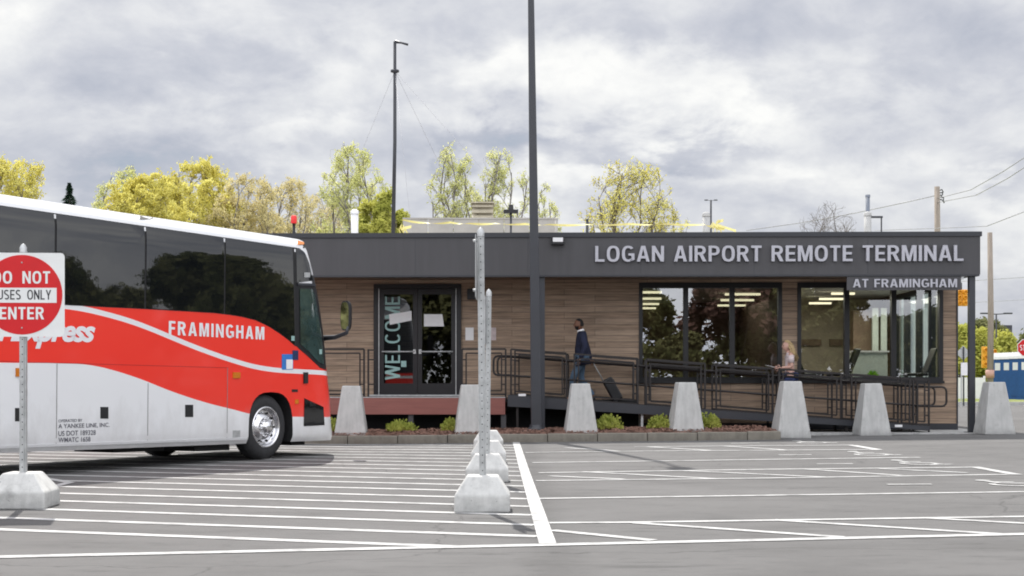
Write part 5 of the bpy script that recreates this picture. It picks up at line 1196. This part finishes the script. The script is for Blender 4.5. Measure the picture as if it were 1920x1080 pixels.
# ------------------------------------------------------------------ trees
def grow_tree(seed, W_, H_, n1=10, n2=7, n3=5, n4=4, leaves=8, leaf=.06, low=.30, up=.5, trunk=.016, twig=.006, lsp=.06):
    """limbs run from the trunk to points of a lumpy ellipsoid crown, side shoots fill it; sizes in metres"""
    rnd = random.Random(seed); wood = MB(); lf = MB(); ph = [rnd.uniform(0, 6.28) for _ in range(4)]
    c = V((0, 0, H_*(low+1)/2)); rx, rz_ = W_/2, H_*(1-low)/2
    def env(p, slack=1.0):                  # pull a point back inside the crown
        q = p-c; a = math.atan2(q.y, q.x); k = 1+.13*math.sin(2*a+ph[0])+.10*math.sin(5*a+ph[1]+q.z)+.07*math.sin(9*a+ph[2]+q.z*2)
        n = math.sqrt((q.x**2+q.y**2)/(rx*k)**2+(q.z/(rz_*(.9+.1*k)))**2)
        return p if n < slack else c+q*(slack/n)
    def limb(p, d, e, r0, r1, n):           # curved from p (setting out along d) to e
        m = p+d*((e-p).length*.5); pts = []
        for i in range(n+1):
            t = i/n; q = p*(1-t)**2+m*2*t*(1-t)+e*t*t
            if 0 < i < n: q += V((rnd.gauss(0,1), rnd.gauss(0,1), rnd.gauss(0,1)))*(e-p).length*.018
            pts.append(q)
        wood.tube(pts, [r0+(r1-r0)*i/n for i in range(n+1)], 6 if r0 > .05 else 3, caps=False); return pts
    def at(pts, t): t = min(.999, t)*(len(pts)-1); i = int(t); return pts[i].lerp(pts[i+1], t-i), (pts[i+1]-pts[i]).normalized()
    rt = H_*trunk
    tr = limb(V((0,0,0)), V((0,0,1)), V((rnd.gauss(0,.02)*H_, rnd.gauss(0,.02)*H_, H_*(low+.35*(1-low)))), rt, rt*.6, 6)
    lens = (0, .36, .20, .11)
    def side(pts, lev, r):
        n = (0, n2, n3, n4)[lev]
        for j in range(n):
            t = .22+.78*(j+rnd.random())/n; p, d = at(pts, t); L_ = min(W_, H_*.8)*lens[lev]*rnd.uniform(.6, 1.15)*(1.2-.45*t)
            o = V((rnd.gauss(0,1), rnd.gauss(0,1), rnd.gauss(0,1))); o = (o-d*o.dot(d)).normalized(); nd = (d*.75+o*rnd.uniform(.5, 1.1)+V((0,0,up*.5))).normalized()
            e = env(p+nd*L_, 1.0+rnd.gauss(0, .05)); rr = max(twig, r*.5)
            q = limb(p, (nd+d*.5).normalized(), e, rr, max(twig*.6, rr*.5), 3)
            if lev < 3: side(q, lev+1, rr)
            if lev >= 2:
                for _ in range(leaves if lev == 3 else leaves//2):
                    g = q[0].lerp(q[-1], rnd.uniform(.15, 1.05))+V((rnd.gauss(0,1), rnd.gauss(0,1), rnd.gauss(0,1)))*lsp; s_ = leaf*rnd.uniform(.5, 1.25); u = V((rnd.gauss(0,1), rnd.gauss(0,1), rnd.gauss(0,1))).normalized(); w = u.orthogonal().normalized()
                    lf.add([g-u*s_, g+w*s_*.6, g+u*s_, g-w*s_*.6], [(0,1,2,3)])
    for j in range(n1):
        p, d = at(tr, .35+.65*(j+.5)/n1); a = j*2.4+rnd.uniform(-.4, .4); el = R(-12+100*((j+.5)/n1)**.9+rnd.uniform(-8, 8))
        e = env(c+V((math.cos(a)*math.cos(el)*rx*2, math.sin(a)*math.cos(el)*rx*2, math.sin(el)*rz_*2)), rnd.uniform(.72, .95))
        q = limb(p, (V((math.cos(a), math.sin(a), 0))*.5+V((0,0,up+.3))).normalized(), e, rt*.42, max(twig, rt*.1), 6); side(q, 1, rt*.22)
    return wood, lf
M['leaf_yellow'] = leaf_mat('yellow_spring_leaves', (.62, .56, .14), (.82, .78, .28), .5)
M['leaf_pale'] = leaf_mat('pale_green_spring_leaves', (.58, .60, .26), (.78, .78, .38), .5)
M['leaf_buff'] = leaf_mat('buff_spring_leaves', (.60, .53, .28), (.78, .70, .38), .45)
M['leaf_green'] = leaf_mat('fresh_green_leaves', (.36, .38, .08), (.58, .57, .15), .4)
M['leaf_dark'] = leaf_mat('dark_green_leaves', (.11, .125, .05), (.24, .24, .11), .35)
M['leaf_purple'] = leaf_mat('dark_red_leaves', (.11, .065, .055), (.20, .12, .10), .3)
M['needles'] = leaf_mat('spruce_needles', (.02, .05, .03), (.05, .10, .06), .15)
def tree(px0, px1, ptop, Y, leafm, barkm, label, seed, **kw):
    a, b = P(px0, 500, Y), P(px1, 500, Y); gx = gz((a.x+b.x)/2, Y); H_ = P(0, ptop, Y).z-gx
    wood, lf = grow_tree(seed, b.x-a.x, H_, **kw)
    t = thing('tree', label, 'tree', ((a.x+b.x)/2, Y, gx), 0, 'trees behind the terminal')
    wood.build('trunk', barkm, t, fix=False)
    if lf.f: lf.build('crown', leafm, t, fix=False)
    return t
tree(-75, 112, 296, 62, M['leaf_yellow'], M['bark'], 'yellow leaved tree behind the coach roof at the far left', 3, leaves=14, up=.8)
tree(166, 290, 311, 78, M['leaf_pale'], M['bark'], 'pale lacy tree left of the dense yellow trees', 5, leaves=9, up=.8)
tree(186, 362, 328, 66, M['leaf_yellow'], M['bark'], 'dense golden yellow tree above the coach roof, left one of the dense pair', 8, leaves=26, leaf=.075)
tree(268, 472, 306, 70, M['leaf_yellow'], M['bark'], 'tallest dense yellow tree above the coach roof', 12, leaves=22, leaf=.07)
tree(392, 540, 328, 68, M['leaf_buff'], M['bark_grey'], 'thin buff tree right of the dense yellow trees', 15, leaves=11, up=.8)
tree(468, 625, 336, 72, M['leaf_buff'], M['bark_grey'], 'thin buff tree behind the red roof beacon', 19, leaves=8, up=.8)
tree(545, 680, 368, 78, M['leaf_buff'], M['bark_grey'], 'low sparse buff tree left of the white roof pipe', 22, leaves=5)
tree(584, 748, 276, 64, M['leaf_pale'], M['bark_grey'], 'tall pale green tree just left of the guyed mast', 27, leaves=8, up=.9)
tree(664, 774, 352, 58, M['leaf_green'], M['bark'], 'low dense yellow green tree at the foot of the guyed mast', 31, leaves=26, leaf=.085)
tree(788, 912, 268, 66, M['leaf_pale'], M['bark_grey'], 'sparse pale tree whose trunk stands left of the beige roof vent', 46, leaves=5, up=.8)
tree(886, 1006, 267, 67, M['leaf_pale'], M['bark_grey'], 'sparse pale tree between the beige roof vent and the lamp post', 47, leaves=4, up=.8)
tree(985, 1055, 345, 74, M['leaf_pale'], M['bark_grey'], 'small thin tree just right of the lamp post', 38, leaves=3, up=.8)
tree(1088, 1272, 302, 60, M['leaf_yellow'], M['bark'], 'round crowned sparse yellow tree over the middle of the roof', 41, leaves=4, low=.42)
tree(1200, 1300, 398, 70, M['leaf_yellow'], M['bark'], 'low wispy yellow twigs above the roof right of the round tree', 44, leaves=1)
tree(1470, 1632, 378, 76, None, M['bark_grey'], 'bare grey tree behind the right part of the roof', 48, leaves=0, n3=4, n4=3, twig=.009)
LOW = dict(leaves=12, leaf=.16, low=.08, lsp=.2)
tree(1768, 1832, 615, 100, M['leaf_green'], M['bark'], 'yellow green tree seen between the corner column and the building end', 51, **LOW)
tree(1822, 1862, 622, 92, M['leaf_green'], M['bark'], 'yellow green tree right of the corner column', 53, **LOW)
tree(1800, 1900, 604, 150, M['leaf_dark'], M['bark'], 'dark green tree far behind the wooden pole at right', 56, **{**LOW, 'leaf': .26})
tree(1850, 1905, 625, 135, M['leaf_green'], M['bark'], 'mid green tree far right, in front of the pale flats', 59, **{**LOW, 'leaf': .2})
tree(1900, 2000, 618, 140, M['leaf_dark'], M['bark'], 'dark green tree at the right edge behind the blue toilets', 62, **{**LOW, 'leaf': .26})
# spruce
b = P(130, 500, 80); t = thing('spruce', 'small dark spruce tip between the yellow trees at left', 'tree', (b.x, 80, .1), 0, 'trees behind the terminal'); H_ = P(0, 347, 80).z
k = MB(); k.tube([(0,0,0), (0,0,H_)], [.16, .008], 6); k.build('trunk', M['bark'], t); k = MB()
for i in range(5200):
    z = H_*(1-random.random()**1.4*.75); r = (H_-z)*.32*random.uniform(.3, 1)*(1+.3*math.sin(z*9)); a = random.uniform(0, 6.28); p = V((r*math.cos(a), r*math.sin(a), z)); d = V((math.cos(a), math.sin(a), -.25)).normalized()*.13; s_ = V((-math.sin(a), math.cos(a), random.gauss(0,.4)))*.03
    k.add([p-d, p+s_, p+d, p-s_], [(0,1,2,3)])
k.build('crown', M['needles'], t, fix=False)
# trees on the other sides of the lot: they stand outside the picture and show in the glass
def belt():
    protos = []
    for sd, lm in ((71, 0), (73, 1), (75, 2)):
        wood, lf = grow_tree(sd, 6.5, 8, n1=9, n2=6, n3=4, n4=3, leaves=18, leaf=.2, low=.04, lsp=.15); protos.append((wood, lf, lm))
    k = MB(); rnd = random.Random(4)
    spots = [(-30+i*3.4+rnd.uniform(-1, 1), -26+rnd.uniform(-4, 4), rnd.uniform(.8, 1.12)) for i in range(22)] + [(32+rnd.uniform(-2, 4), 3+i*3.0+rnd.uniform(-1, 1), rnd.uniform(.8, 1.15)) for i in range(16)] + [(40, 50, 1), (44, 55, 1), (48, 60, 1), (53, 66, 1)]
    for i, (x, y, s_) in enumerate(spots):
        if 5 < x < 10.5 and y < 0: s_ *= .6
        if x > 20: s_ *= .80
        wood, lf, lm = protos[2 if 10.5 < x < 14.5 and y < 0 else i % 2]; a = rnd.uniform(0, 6.28); mx_ = Matrix.Translation((x, y, 0)) @ Matrix.Rotation(a, 4, 'Z') @ Matrix.Diagonal((s_*1.15, s_*1.15, s_, 1))
        k.add([mx_ @ V(v) for v in wood.v], wood.f, 3, False); k.add([mx_ @ V(v) for v in lf.v], lf.f, lm, False)
    for x0, y0, x1, y1, n in ((-34, -24, 46, -24, 16000), (35, 0, 35, 50, 6000), (37, 48, 56, 68, 2500)):      # undergrowth below the crowns
        for i in range(n):
            f = rnd.random(); hh = (3.0 if y0 < 0 and y1 < 0 else 2.2)+.5*math.sin(f*40)+.4*math.sin(f*93); q = V((x0+(x1-x0)*f+rnd.gauss(0, .7), y0+(y1-y0)*f+rnd.gauss(0, .7), hh*rnd.random())); u = V((rnd.gauss(0,1), rnd.gauss(0,1), rnd.gauss(0,1))).normalized()*.2; w = u.orthogonal().normalized()*.15
            k.add([q-u, q+w, q+u, q-w], [(0,1,2,3)], 0)
    tag(k.build('tree_belt', [M['leaf_dark'], mat('olive_leaves', (.15, .15, .06), .9, var=.3), M['leaf_purple'], M['bark']], fix=False), kind='stuff')
belt()

# ------------------------------------------------------------------ things on the roof
RZ = FZ1-.2
def roof_at(px, Y): p = P(px, 500, Y); return p.x
def ptop(py, Y): return P(0, py, Y).z
t = thing('roof_mast', 'tall thin guyed mast with a short arm on the roof', 'mast', (roof_at(736, 36.5), 36.5, RZ)); z1 = ptop(78, 36.5)-RZ
k = MB(); k.tube([(0,0,0), (.06,0,z1*.55), (.06,0,z1)], [.055, .045, .038], 8); k.build('pole', M['pole'], t)
k = MB(); k.tube([(.06,0,z1), (.22,0,z1-.03), (.40,0,z1-.08)], [.045, .025, .03], 6); k.build('arm', M['pole'], t)
zc = ptop(133, 36.5)-RZ; k = MB(); k.lathe([(.05, zc-.05), (.11, zc-.03), (.11, zc+.02), (.05, zc+.04)], 10, mx=Matrix.Translation((.06,0,0))); k.build('guy_collar', M['pole'], t)
gw = mat('guy_wire', (.40, .40, .42), .5)
for px, py, Y in ((676, 290, 38), (880, 290, 37), (770, 420, 34.5), (805, 268, 40)):
    c = V((.06,0,zc)); e = V((roof_at(px, Y)-roof_at(736, 36.5), Y-36.5, P(px, py, Y).z-RZ)); d = (e-c); e = c+d*(-zc/d.z) if d.z < 0 else e
    k = MB(); k.tube([c, e], .0045, 5); k.build('guy_wire', gw, t)
k = MB(); k.lathe([(.22, 0), (.2, .06), (.1, .1), (.06, .3)], 12, close=True); k.build('base_plate', M['roofgrey'], t)
t = thing('roof_beacon', 'red beacon lamp on a short stem at the left of the roof', 'beacon', (roof_at(551, 33), 33, RZ))
k = MB(); k.tube([(0,0,0), (0,0,ptop(419, 33)-RZ)], .035, 8); k.build('stem', M['black'], t)
k = MB(); z0 = ptop(419, 33)-RZ; z1 = ptop(404, 33)-RZ; k.lathe([(.065, z0), (.07, z0+.03), (.07, z1-.04), (.05, z1), (0, z1)], 14, close=False); k.build('lens', M['red_lamp'], t)
def pipe(px, Y, top, r, label, mtl, cap=True):
    t = thing('roof_pipe', label, 'pipe', (roof_at(px, Y), Y, RZ)); z1 = ptop(top, Y)-RZ; k = MB(); k.tube([(0,0,0), (0,0,z1-r)], r, 14); k.build('pipe', mtl, t)
    k = MB(); k.lathe([(r*1.12, z1-r*1.2), (r*1.12, z1-r*.4), (r*.6, z1), (0, z1)], 14); k.build('cap', mtl, t)
pipe(665, 36, 393, .095, 'white round topped pipe on the roof left of the mast', M['white'])
pipe(1324, 36, 398, .09, 'pale grey vent pipe on the roof beside the yellow tape knot', M['concrete'])
pipe(1627, 36, 397, .09, 'pale grey stub pipe on the roof near the right end', M['concrete'])
pipe(1101, 35, 410, .035, 'thin dark stub pipe on the roof right of the lamp post', M['pole'])
pipe(1043, 38, 408, .045, 'thin grey stub pipe on the roof, at the end of the grey screen', M['roofgrey'])
t = thing('roof_screen', 'low grey metal screen round the equipment on the roof', 'roof screen', (0, 0, 0)); Y = 38.5; x0, x1 = roof_at(755, Y), roof_at(1040, Y); zt = ptop(411, Y)
n = 6
for i in range(n):
    a, b_ = x0+(x1-x0)*i/n, x0+(x1-x0)*(i+1)/n; k = MB(); k.box((a+.01, Y, RZ), (b_-.01, Y+.04, zt)); k.build('panel', M['roofgrey'], t)
k = MB(); k.box((x0, Y-.02, zt), (x1, Y+.06, zt+.04)); k.build('top_rail', M['roofgrey'], t)
for x in (x0, x1-.06): k = MB(); k.box((x, Y+.061, RZ), (x+.06, Y+3, zt)); k.build('panel', M['roofgrey'], t)
t = thing('roof_vent', 'square beige louvred vent hood standing above the grey roof screen', 'vent', (0,0,0)); Y = 39.5; x0, x1 = roof_at(883, Y), roof_at(927, Y); z0, z1 = ptop(412, Y), ptop(379, Y)
k = MB(); k.box((x0+.04, Y+.05, RZ), (x1-.04, Y+.6, z1-.04)); k.build('housing', M['roofbox'], t)
for i in range(3):
    za = z0+(z1-z0)*i/3; k = MB(); k.prism([(Y-.06, za+.02), (Y+.045, za+.12), (Y+.045, za+.16), (Y-.06, za+.06)], x0+.03, x1-.03, 'yz'); k.build('louvre', M['roofbox'], t)
k = MB(); k.box((x0, Y-.1, z1-.035), (x1, Y+.65, z1)); k.build('lid', M['roofbox'], t)
t = thing('roof_turbine', 'dark crossed fitting on a thin stem above the roof screen', 'vent', (roof_at(958, 37), 37, RZ)); z1 = ptop(384, 37)-RZ; zc = ptop(397, 37)-RZ
k = MB(); k.tube([(0,0,0), (0,0,zc)], .028, 8); k.build('stem', M['pole'], t); k = MB(); k.box((-.19, -.08, zc-.04), (.19, .08, zc+.05)); k.lathe([(.07, zc+.05), (.06, z1), (0, z1)], 10); k.build('head', M['black'], t)
# warning tape along the roof
Yt = 34.2; k = MB(); pts = [(752,424),(755,412),(800,418),(845,417),(880,419),(930,419),(985,420),(1030,421),(1100,421),(1180,420),(1250,420),(1320,421),(1338,424)]
t = thing('warning_tape', 'yellow warning tape strung along the roof from the mast to the grey vent pipe', 'tape', (0,0,0))
prev = None
for i in range(len(pts)-1):
    for j in range(6):
        f0, f1 = j/6, (j+1)/6; (xa, ya), (xb, yb) = pts[i], pts[i+1]; tw = lambda f: (i+f)*2.1
        A = P(xa+(xb-xa)*f0, ya+(yb-ya)*f0+1.5*math.sin(f0*math.pi), Yt); B = P(xa+(xb-xa)*f1, ya+(yb-ya)*f1+1.5*math.sin(f1*math.pi), Yt)
        ua = V((0, math.sin(tw(f0)), math.cos(tw(f0))))*.026; ub = V((0, math.sin(tw(f1)), math.cos(tw(f1))))*.026
        k.add([A-ua, B-ub, B+ub, A+ua], [(0,1,2,3)])
k.build('tape', M['tape'], t, fix=False)
def knot(px, py, n, sp):
    k = MB()
    for i in range(n):
        p = P(px+random.gauss(0, sp), py+random.gauss(0, sp), Yt+.05); q = p+V((random.gauss(.08,.1), random.gauss(0,.05), random.gauss(-.08,.1))); w = V((0,.01,.035)); k.add([p-w, q-w, q+w, p+w], [(0,1,2,3)])
    k.build('knot', M['tape'], t, fix=False)
knot(1340, 424, 18, 4); knot(752, 426, 9, 3)
k = MB()
for A, B in ((P(1345, 422, Yt), P(1380, 433, Yt)),): w = V((0,.01,.03)); k.add([A-w, B-w, B+w, A+w], [(0,1,2,3)])
k.build('tape', M['tape'], t, fix=False)
t = thing('roof_sensor', 'small grey box bracket on the roof beside the right stub pipe', 'bracket', (roof_at(1640, 36), 36, RZ)); zc = ptop(407, 36)-RZ
k = MB(); k.bar((-.18, 0, zc), (.2, 0, zc), .05); k.bar((.17, 0, 0), (.17, 0, zc), .03); k.build('bracket', M['pole'], t)
t = thing('roof_stack', 'dark steel pipe rising above the right stub pipe', 'pipe', (roof_at(1627, 37), 37, RZ)); k = MB(); z1 = ptop(366, 37)-RZ; k.tube([(0,0,0), (0,0,z1)], .055, 10); k.lathe([(.065, z1-.05), (.065, z1+.01), (0, z1+.01)], 10); k.build('pipe', mat('blue_grey_steel', (.16, .18, .22), .5), t)

# ------------------------------------------------------------------ beyond the building
def upole(px, Y, top, base, w, label, mtl):
    g = P(px, 500, Y); t = thing('utility_pole', label, 'utility pole', (g.x, Y, gz(g.x, Y)), R(random.uniform(-20, 20)), None); z1 = ptop(top, Y)-gz(g.x, Y); r = w/2/F*Y
    k = MB(); k.tube([(0,0,-.2), (.05,0,z1*.5), (0,0,z1)], [r*1.25, r*1.1, r*.9], 10); k.build('pole', mtl, t); return t, z1, r
t, z1, r = upole(1757, 78, 350, 760, 11, 'wooden utility pole with insulators rising behind the right end of the roof', M['wood_pole'])
k = MB()
for i in range(5): a = i*1.1; k.tube([(0, 0, z1-.25-.1*i), (.3+.1*(i % 2), .1*math.sin(a), z1-.15-.15*i), (.38, .1*math.sin(a), z1-.3-.15*i)], .035, 5)
k.build('insulator', M['pole'], t)
t, z1, r = upole(1856, 62, 436, 760, 10, 'plain weathered pole with a pale sleeve, right of the corner column', M['wood_pole'])
k = MB(); k.tube([(0,0,ptop(712,62)-.2), (0,0,ptop(697,62)-.2)], r*1.6, 10); k.build('sleeve', M['skin_light'], t)
def wire(pts, Y0, Y1, label, r=.022):
    k = MB(); n = len(pts); q = []
    for i, (px, py) in enumerate(pts): q.append(P(px, py, Y0+(Y1-Y0)*i/(n-1)))
    k.tube(q, r, 4); tag(k.build('overhead_wire', gw), label, 'wire', 'wires at the right')
wire([(1400,432),(1500,418),(1600,400),(1690,381),(1757,366)], 96, 78, 'wire falling left from the top of the wooden utility pole', .03)
wire([(1757,372),(1820,356),(1880,322),(1990,250)], 78, 60, 'upper wire rising to the right edge from the utility pole')
wire([(1757,380),(1830,366),(1890,334),(1990,268)], 78, 60, 'second wire rising to the right edge just under the upper one')
wire([(1640,432),(1760,428),(1850,424),(1990,370)], 80, 60, 'lower wire rising to the right edge above the plain pole')
wire([(1700,530),(1810,527),(1920,520),(1990,516)], 90, 90, 'level wire carrying the yellow traffic signals', .03)
wire([(1700,570),(1810,568),(1920,562),(1990,559)], 100, 100, 'level wire below the signal wire')
def signal(px, pt, pb, Y, label, n=2):
    g = P(px, pt, Y); t = thing('traffic_signal', label, 'traffic signal', g, 0, 'yellow traffic signals beyond the building'); h_ = (pb-pt)/F*Y
    for i in range(n):
        x = (i-(n-1)/2)*.36; k = MB(); k.box((x-.16, -.12, -h_), (x+.16, .12, 0)); hs = k.build('housing', M['yellow'], t, bevel=.03)
        for j in range(3): k = MB(); k.lathe([(.115, 0), (.12, .16), (.105, .16), (.105, .02), (0, .02)], 12, mx=Matrix.Translation((x, -.12, -h_*(j+.5)/3)) @ Matrix.Rotation(R(90), 4, 'X')); k.build('visor', M['yellow'], hs)
    k = MB(); k.tube([(0,0,0), (0,0,.45 if n == 2 else .1)], .03, 6); k.build('hanger', M['pole'], t)
signal(1803, 543, 574, 90, 'pair of yellow traffic signals hanging at the end of the building', 2)
signal(1846, 650, 690, 84, 'yellow traffic signal left of the plain pole', 1)
signal(1863, 655, 680, 88, 'small yellow traffic signal right of the plain pole', 1)
def pole_lamp(px, Y, top, arms, label, al=.9):
    g = P(px, 500, Y); t = thing('street_lamp', label, 'street lamp', (g.x, Y, gz(g.x, Y))); z1 = ptop(top, Y)-gz(g.x, Y)
    k = MB(); k.tube([(0,0,0), (0,0,z1)], [.09, .06], 8); k.build('pole', M['pole'], t)
    for s_ in arms: k = MB(); k.bar((0,0,z1-.05), (s_*al, 0, z1), .08*al); k.box((s_*al-.35*al, -.15*al, z1-.04), (s_*al+.35*al, .15*al, z1+.08*al)); k.build('lamp_head', M['pole'], t)
pole_lamp(1868, 110, 588, (-1, 1), 'dark twin headed lot lamp right of the plain pole')
pole_lamp(1333, 95, 375, (-1, 1), 'dark twin headed lamp behind the roof above the yellow tape', .32)
# building far off
t = thing('apartment_block', 'pale block of flats far off at the right edge', 'building', P(1893, 725, 330)); Y = 330; s_ = Y/F
k = MB(); k.box((-22*s_, 0, -4), (28*s_, 12, (715-627)*s_+.9)); k.build('wall', M['far_wall'], t)
k = MB(); k.box((-12*s_, -.3, (715-627)*s_+.9), (4*s_, 8, (715-607)*s_+.9)); k.build('stair_tower', M['pole'], t)
for i in range(5):
    for j in range(6): k = MB(); x, z = (-18+i*9)*s_, (88-8-j*11)*s_; k.box((x, -.12, z-.2), (x+5*s_, 0, z+.55)); k.build('window', M['pole'], t)
# verge, far kerb
k = MB(); y0 = 60; 
k.add([(9, y0, .36), (60, y0-3, .36), (140, 130, .5), (9, 130, .5)], [(0,1,2,3)]); tag(k.build('grass_verge', M['grass']), kind='structure')
k = MB(); k.prism([(9, y0-.3), (60, y0-3.3), (60, y0-3), (9, y0)], .0, .40, 'xy'); tag(k.build('kerb', M['concrete']), kind='structure')
# portable toilets, a row running away from the camera
def toilet(x, y, z, rz_, label):
    t = thing('portable_toilet', label, 'portable toilet', (x, y, z), rz_, 'row of blue portable toilets')
    k = MB(); k.box((-.50, -.55, .1), (.50, .55, 2.0)); k.box((-.54, -.6, 0), (.54, .6, .1)); k.build('body', M['toilet_blue'], t)
    k = MB(); vs = [(sx_*.6, sy*.6, 2.0) for sx_, sy in ((-1,-1),(1,-1),(1,1),(-1,1))]+[(sx_*.58, sy*.58, 2.12) for sx_, sy in ((-1,-1),(1,-1),(1,1),(-1,1))]+[(sx_*.36, sy*.5, 2.33) for sx_, sy in ((-1,-1),(1,-1),(1,1),(-1,1))]
    fs = [(8,9,10,11)]+[(a*4+j, a*4+(j+1) % 4, a*4+4+(j+1) % 4, a*4+4+j) for a in (0, 1) for j in range(4)]; k.add(vs, fs); k.build('roof', M['white'], t)
    k = MB(); k.box((-.40, -.575, .16), (.40, -.551, 1.94)); d = k.build('door', M['toilet_blue'], t)
    k = MB(); k.box((-.22, -.583, 1.45), (.22, -.576, 1.82)); k.build('vent_panel', M['paper'], d)
    k = MB(); k.box((.24, -.60, .95), (.34, -.576, 1.1)); k.build('latch', M['white'], d)
bx_ = P(1884, 750, 69)
for i, lab in enumerate(('blue portable toilet at the far left end of the row, white roof', 'second blue portable toilet from the left in the row', 'third blue portable toilet from the left in the row', 'blue portable toilet cut by the right edge of the picture')):
    yt = 72-i*1.12; toilet(P(1888+17*i, 700, yt).x, yt, .36, R(-66), lab)
# signs and the white fence at right
g = P(1923, 650, 56); t = thing('stop_sign', 'red octagonal stop sign cut by the right edge', 'traffic sign', (g.x, 56, gz(g.x, 56))); zc = ptop(652, 56)-gz(g.x, 56)
k = MB(); k.prism([(.36*math.cos(R(22.5+45*i)), zc+.36*math.sin(R(22.5+45*i))) for i in range(8)], -.03, -.02); k.build('sign_plate', M['sign_white'], t)
k = MB(); k.prism([(.335*math.cos(R(22.5+45*i)), zc+.335*math.sin(R(22.5+45*i))) for i in range(8)], -.034, -.031); k.build('red_face', M['red_sign'], t)
vs, fs = caps_geo('STOP'); k = MB(); k.add([(-.24+v.x*.48, -.037, zc-.11+v.y*.22) for v in vs], fs); k.build('lettering', M['sign_white'], t)
k = MB(); k.bar((0,0,0), (0,0,zc+.3), .05); k.build('post', M['steel'], t)
g = P(1806, 662, 58); t = thing('warning_sign', 'grey back of a diamond road sign left of the corner column', 'traffic sign', (g.x, 58, gz(g.x, 58))); zc = ptop(662, 58)-gz(g.x, 58)
k = MB(); k.prism([(.30, zc), (0, zc+.30), (-.30, zc), (0, zc-.30)], -.02, -.01); k.build('sign_plate', M['steel'], t); k = MB(); k.bar((0,-.05,0), (0,-.05,zc+.25), .05); k.build('post', M['pole'], t)
g = P(1812, 695, 56); t = thing('notice_board', 'small white notice board on two posts behind the corner column', 'sign', (g.x, 56, gz(g.x, 56))); z0, z1 = ptop(708, 56)-.15, ptop(684, 56)-.15
k = MB(); k.box((-.22, -.03, z0), (.32, -.01, z1)); k.build('board', M['paper'], t); k = MB(); k.bar((-.2, 0, 0), (-.2, 0, z1), .04); k.build('post', M['steel'], t); k = MB(); k.bar((.3, 0, 0), (.3, 0, z1), .04); k.build('post', M['steel'], t)
t = thing('white_fence', 'low white panel fence across the road behind the corner column', 'fence', (0,0,0)); Y = 66; x0, x1 = P(1760, 700, Y).x, P(1846, 700, Y).x; z0, z1 = .36, ptop(708, Y)
for i in range(3): a = x0+(x1-x0)*i/3; k = MB(); k.box((a+.02, Y, z0+.1), (a+(x1-x0)/3-.02, Y+.05, z1)); k.build('panel', M['white'], t)
for i in range(4): a = x0+(x1-x0)*i/3; k = MB(); k.bar((a, Y+.03, z0), (a, Y+.03, z1+.08), .08); k.build('post', M['white'], t)
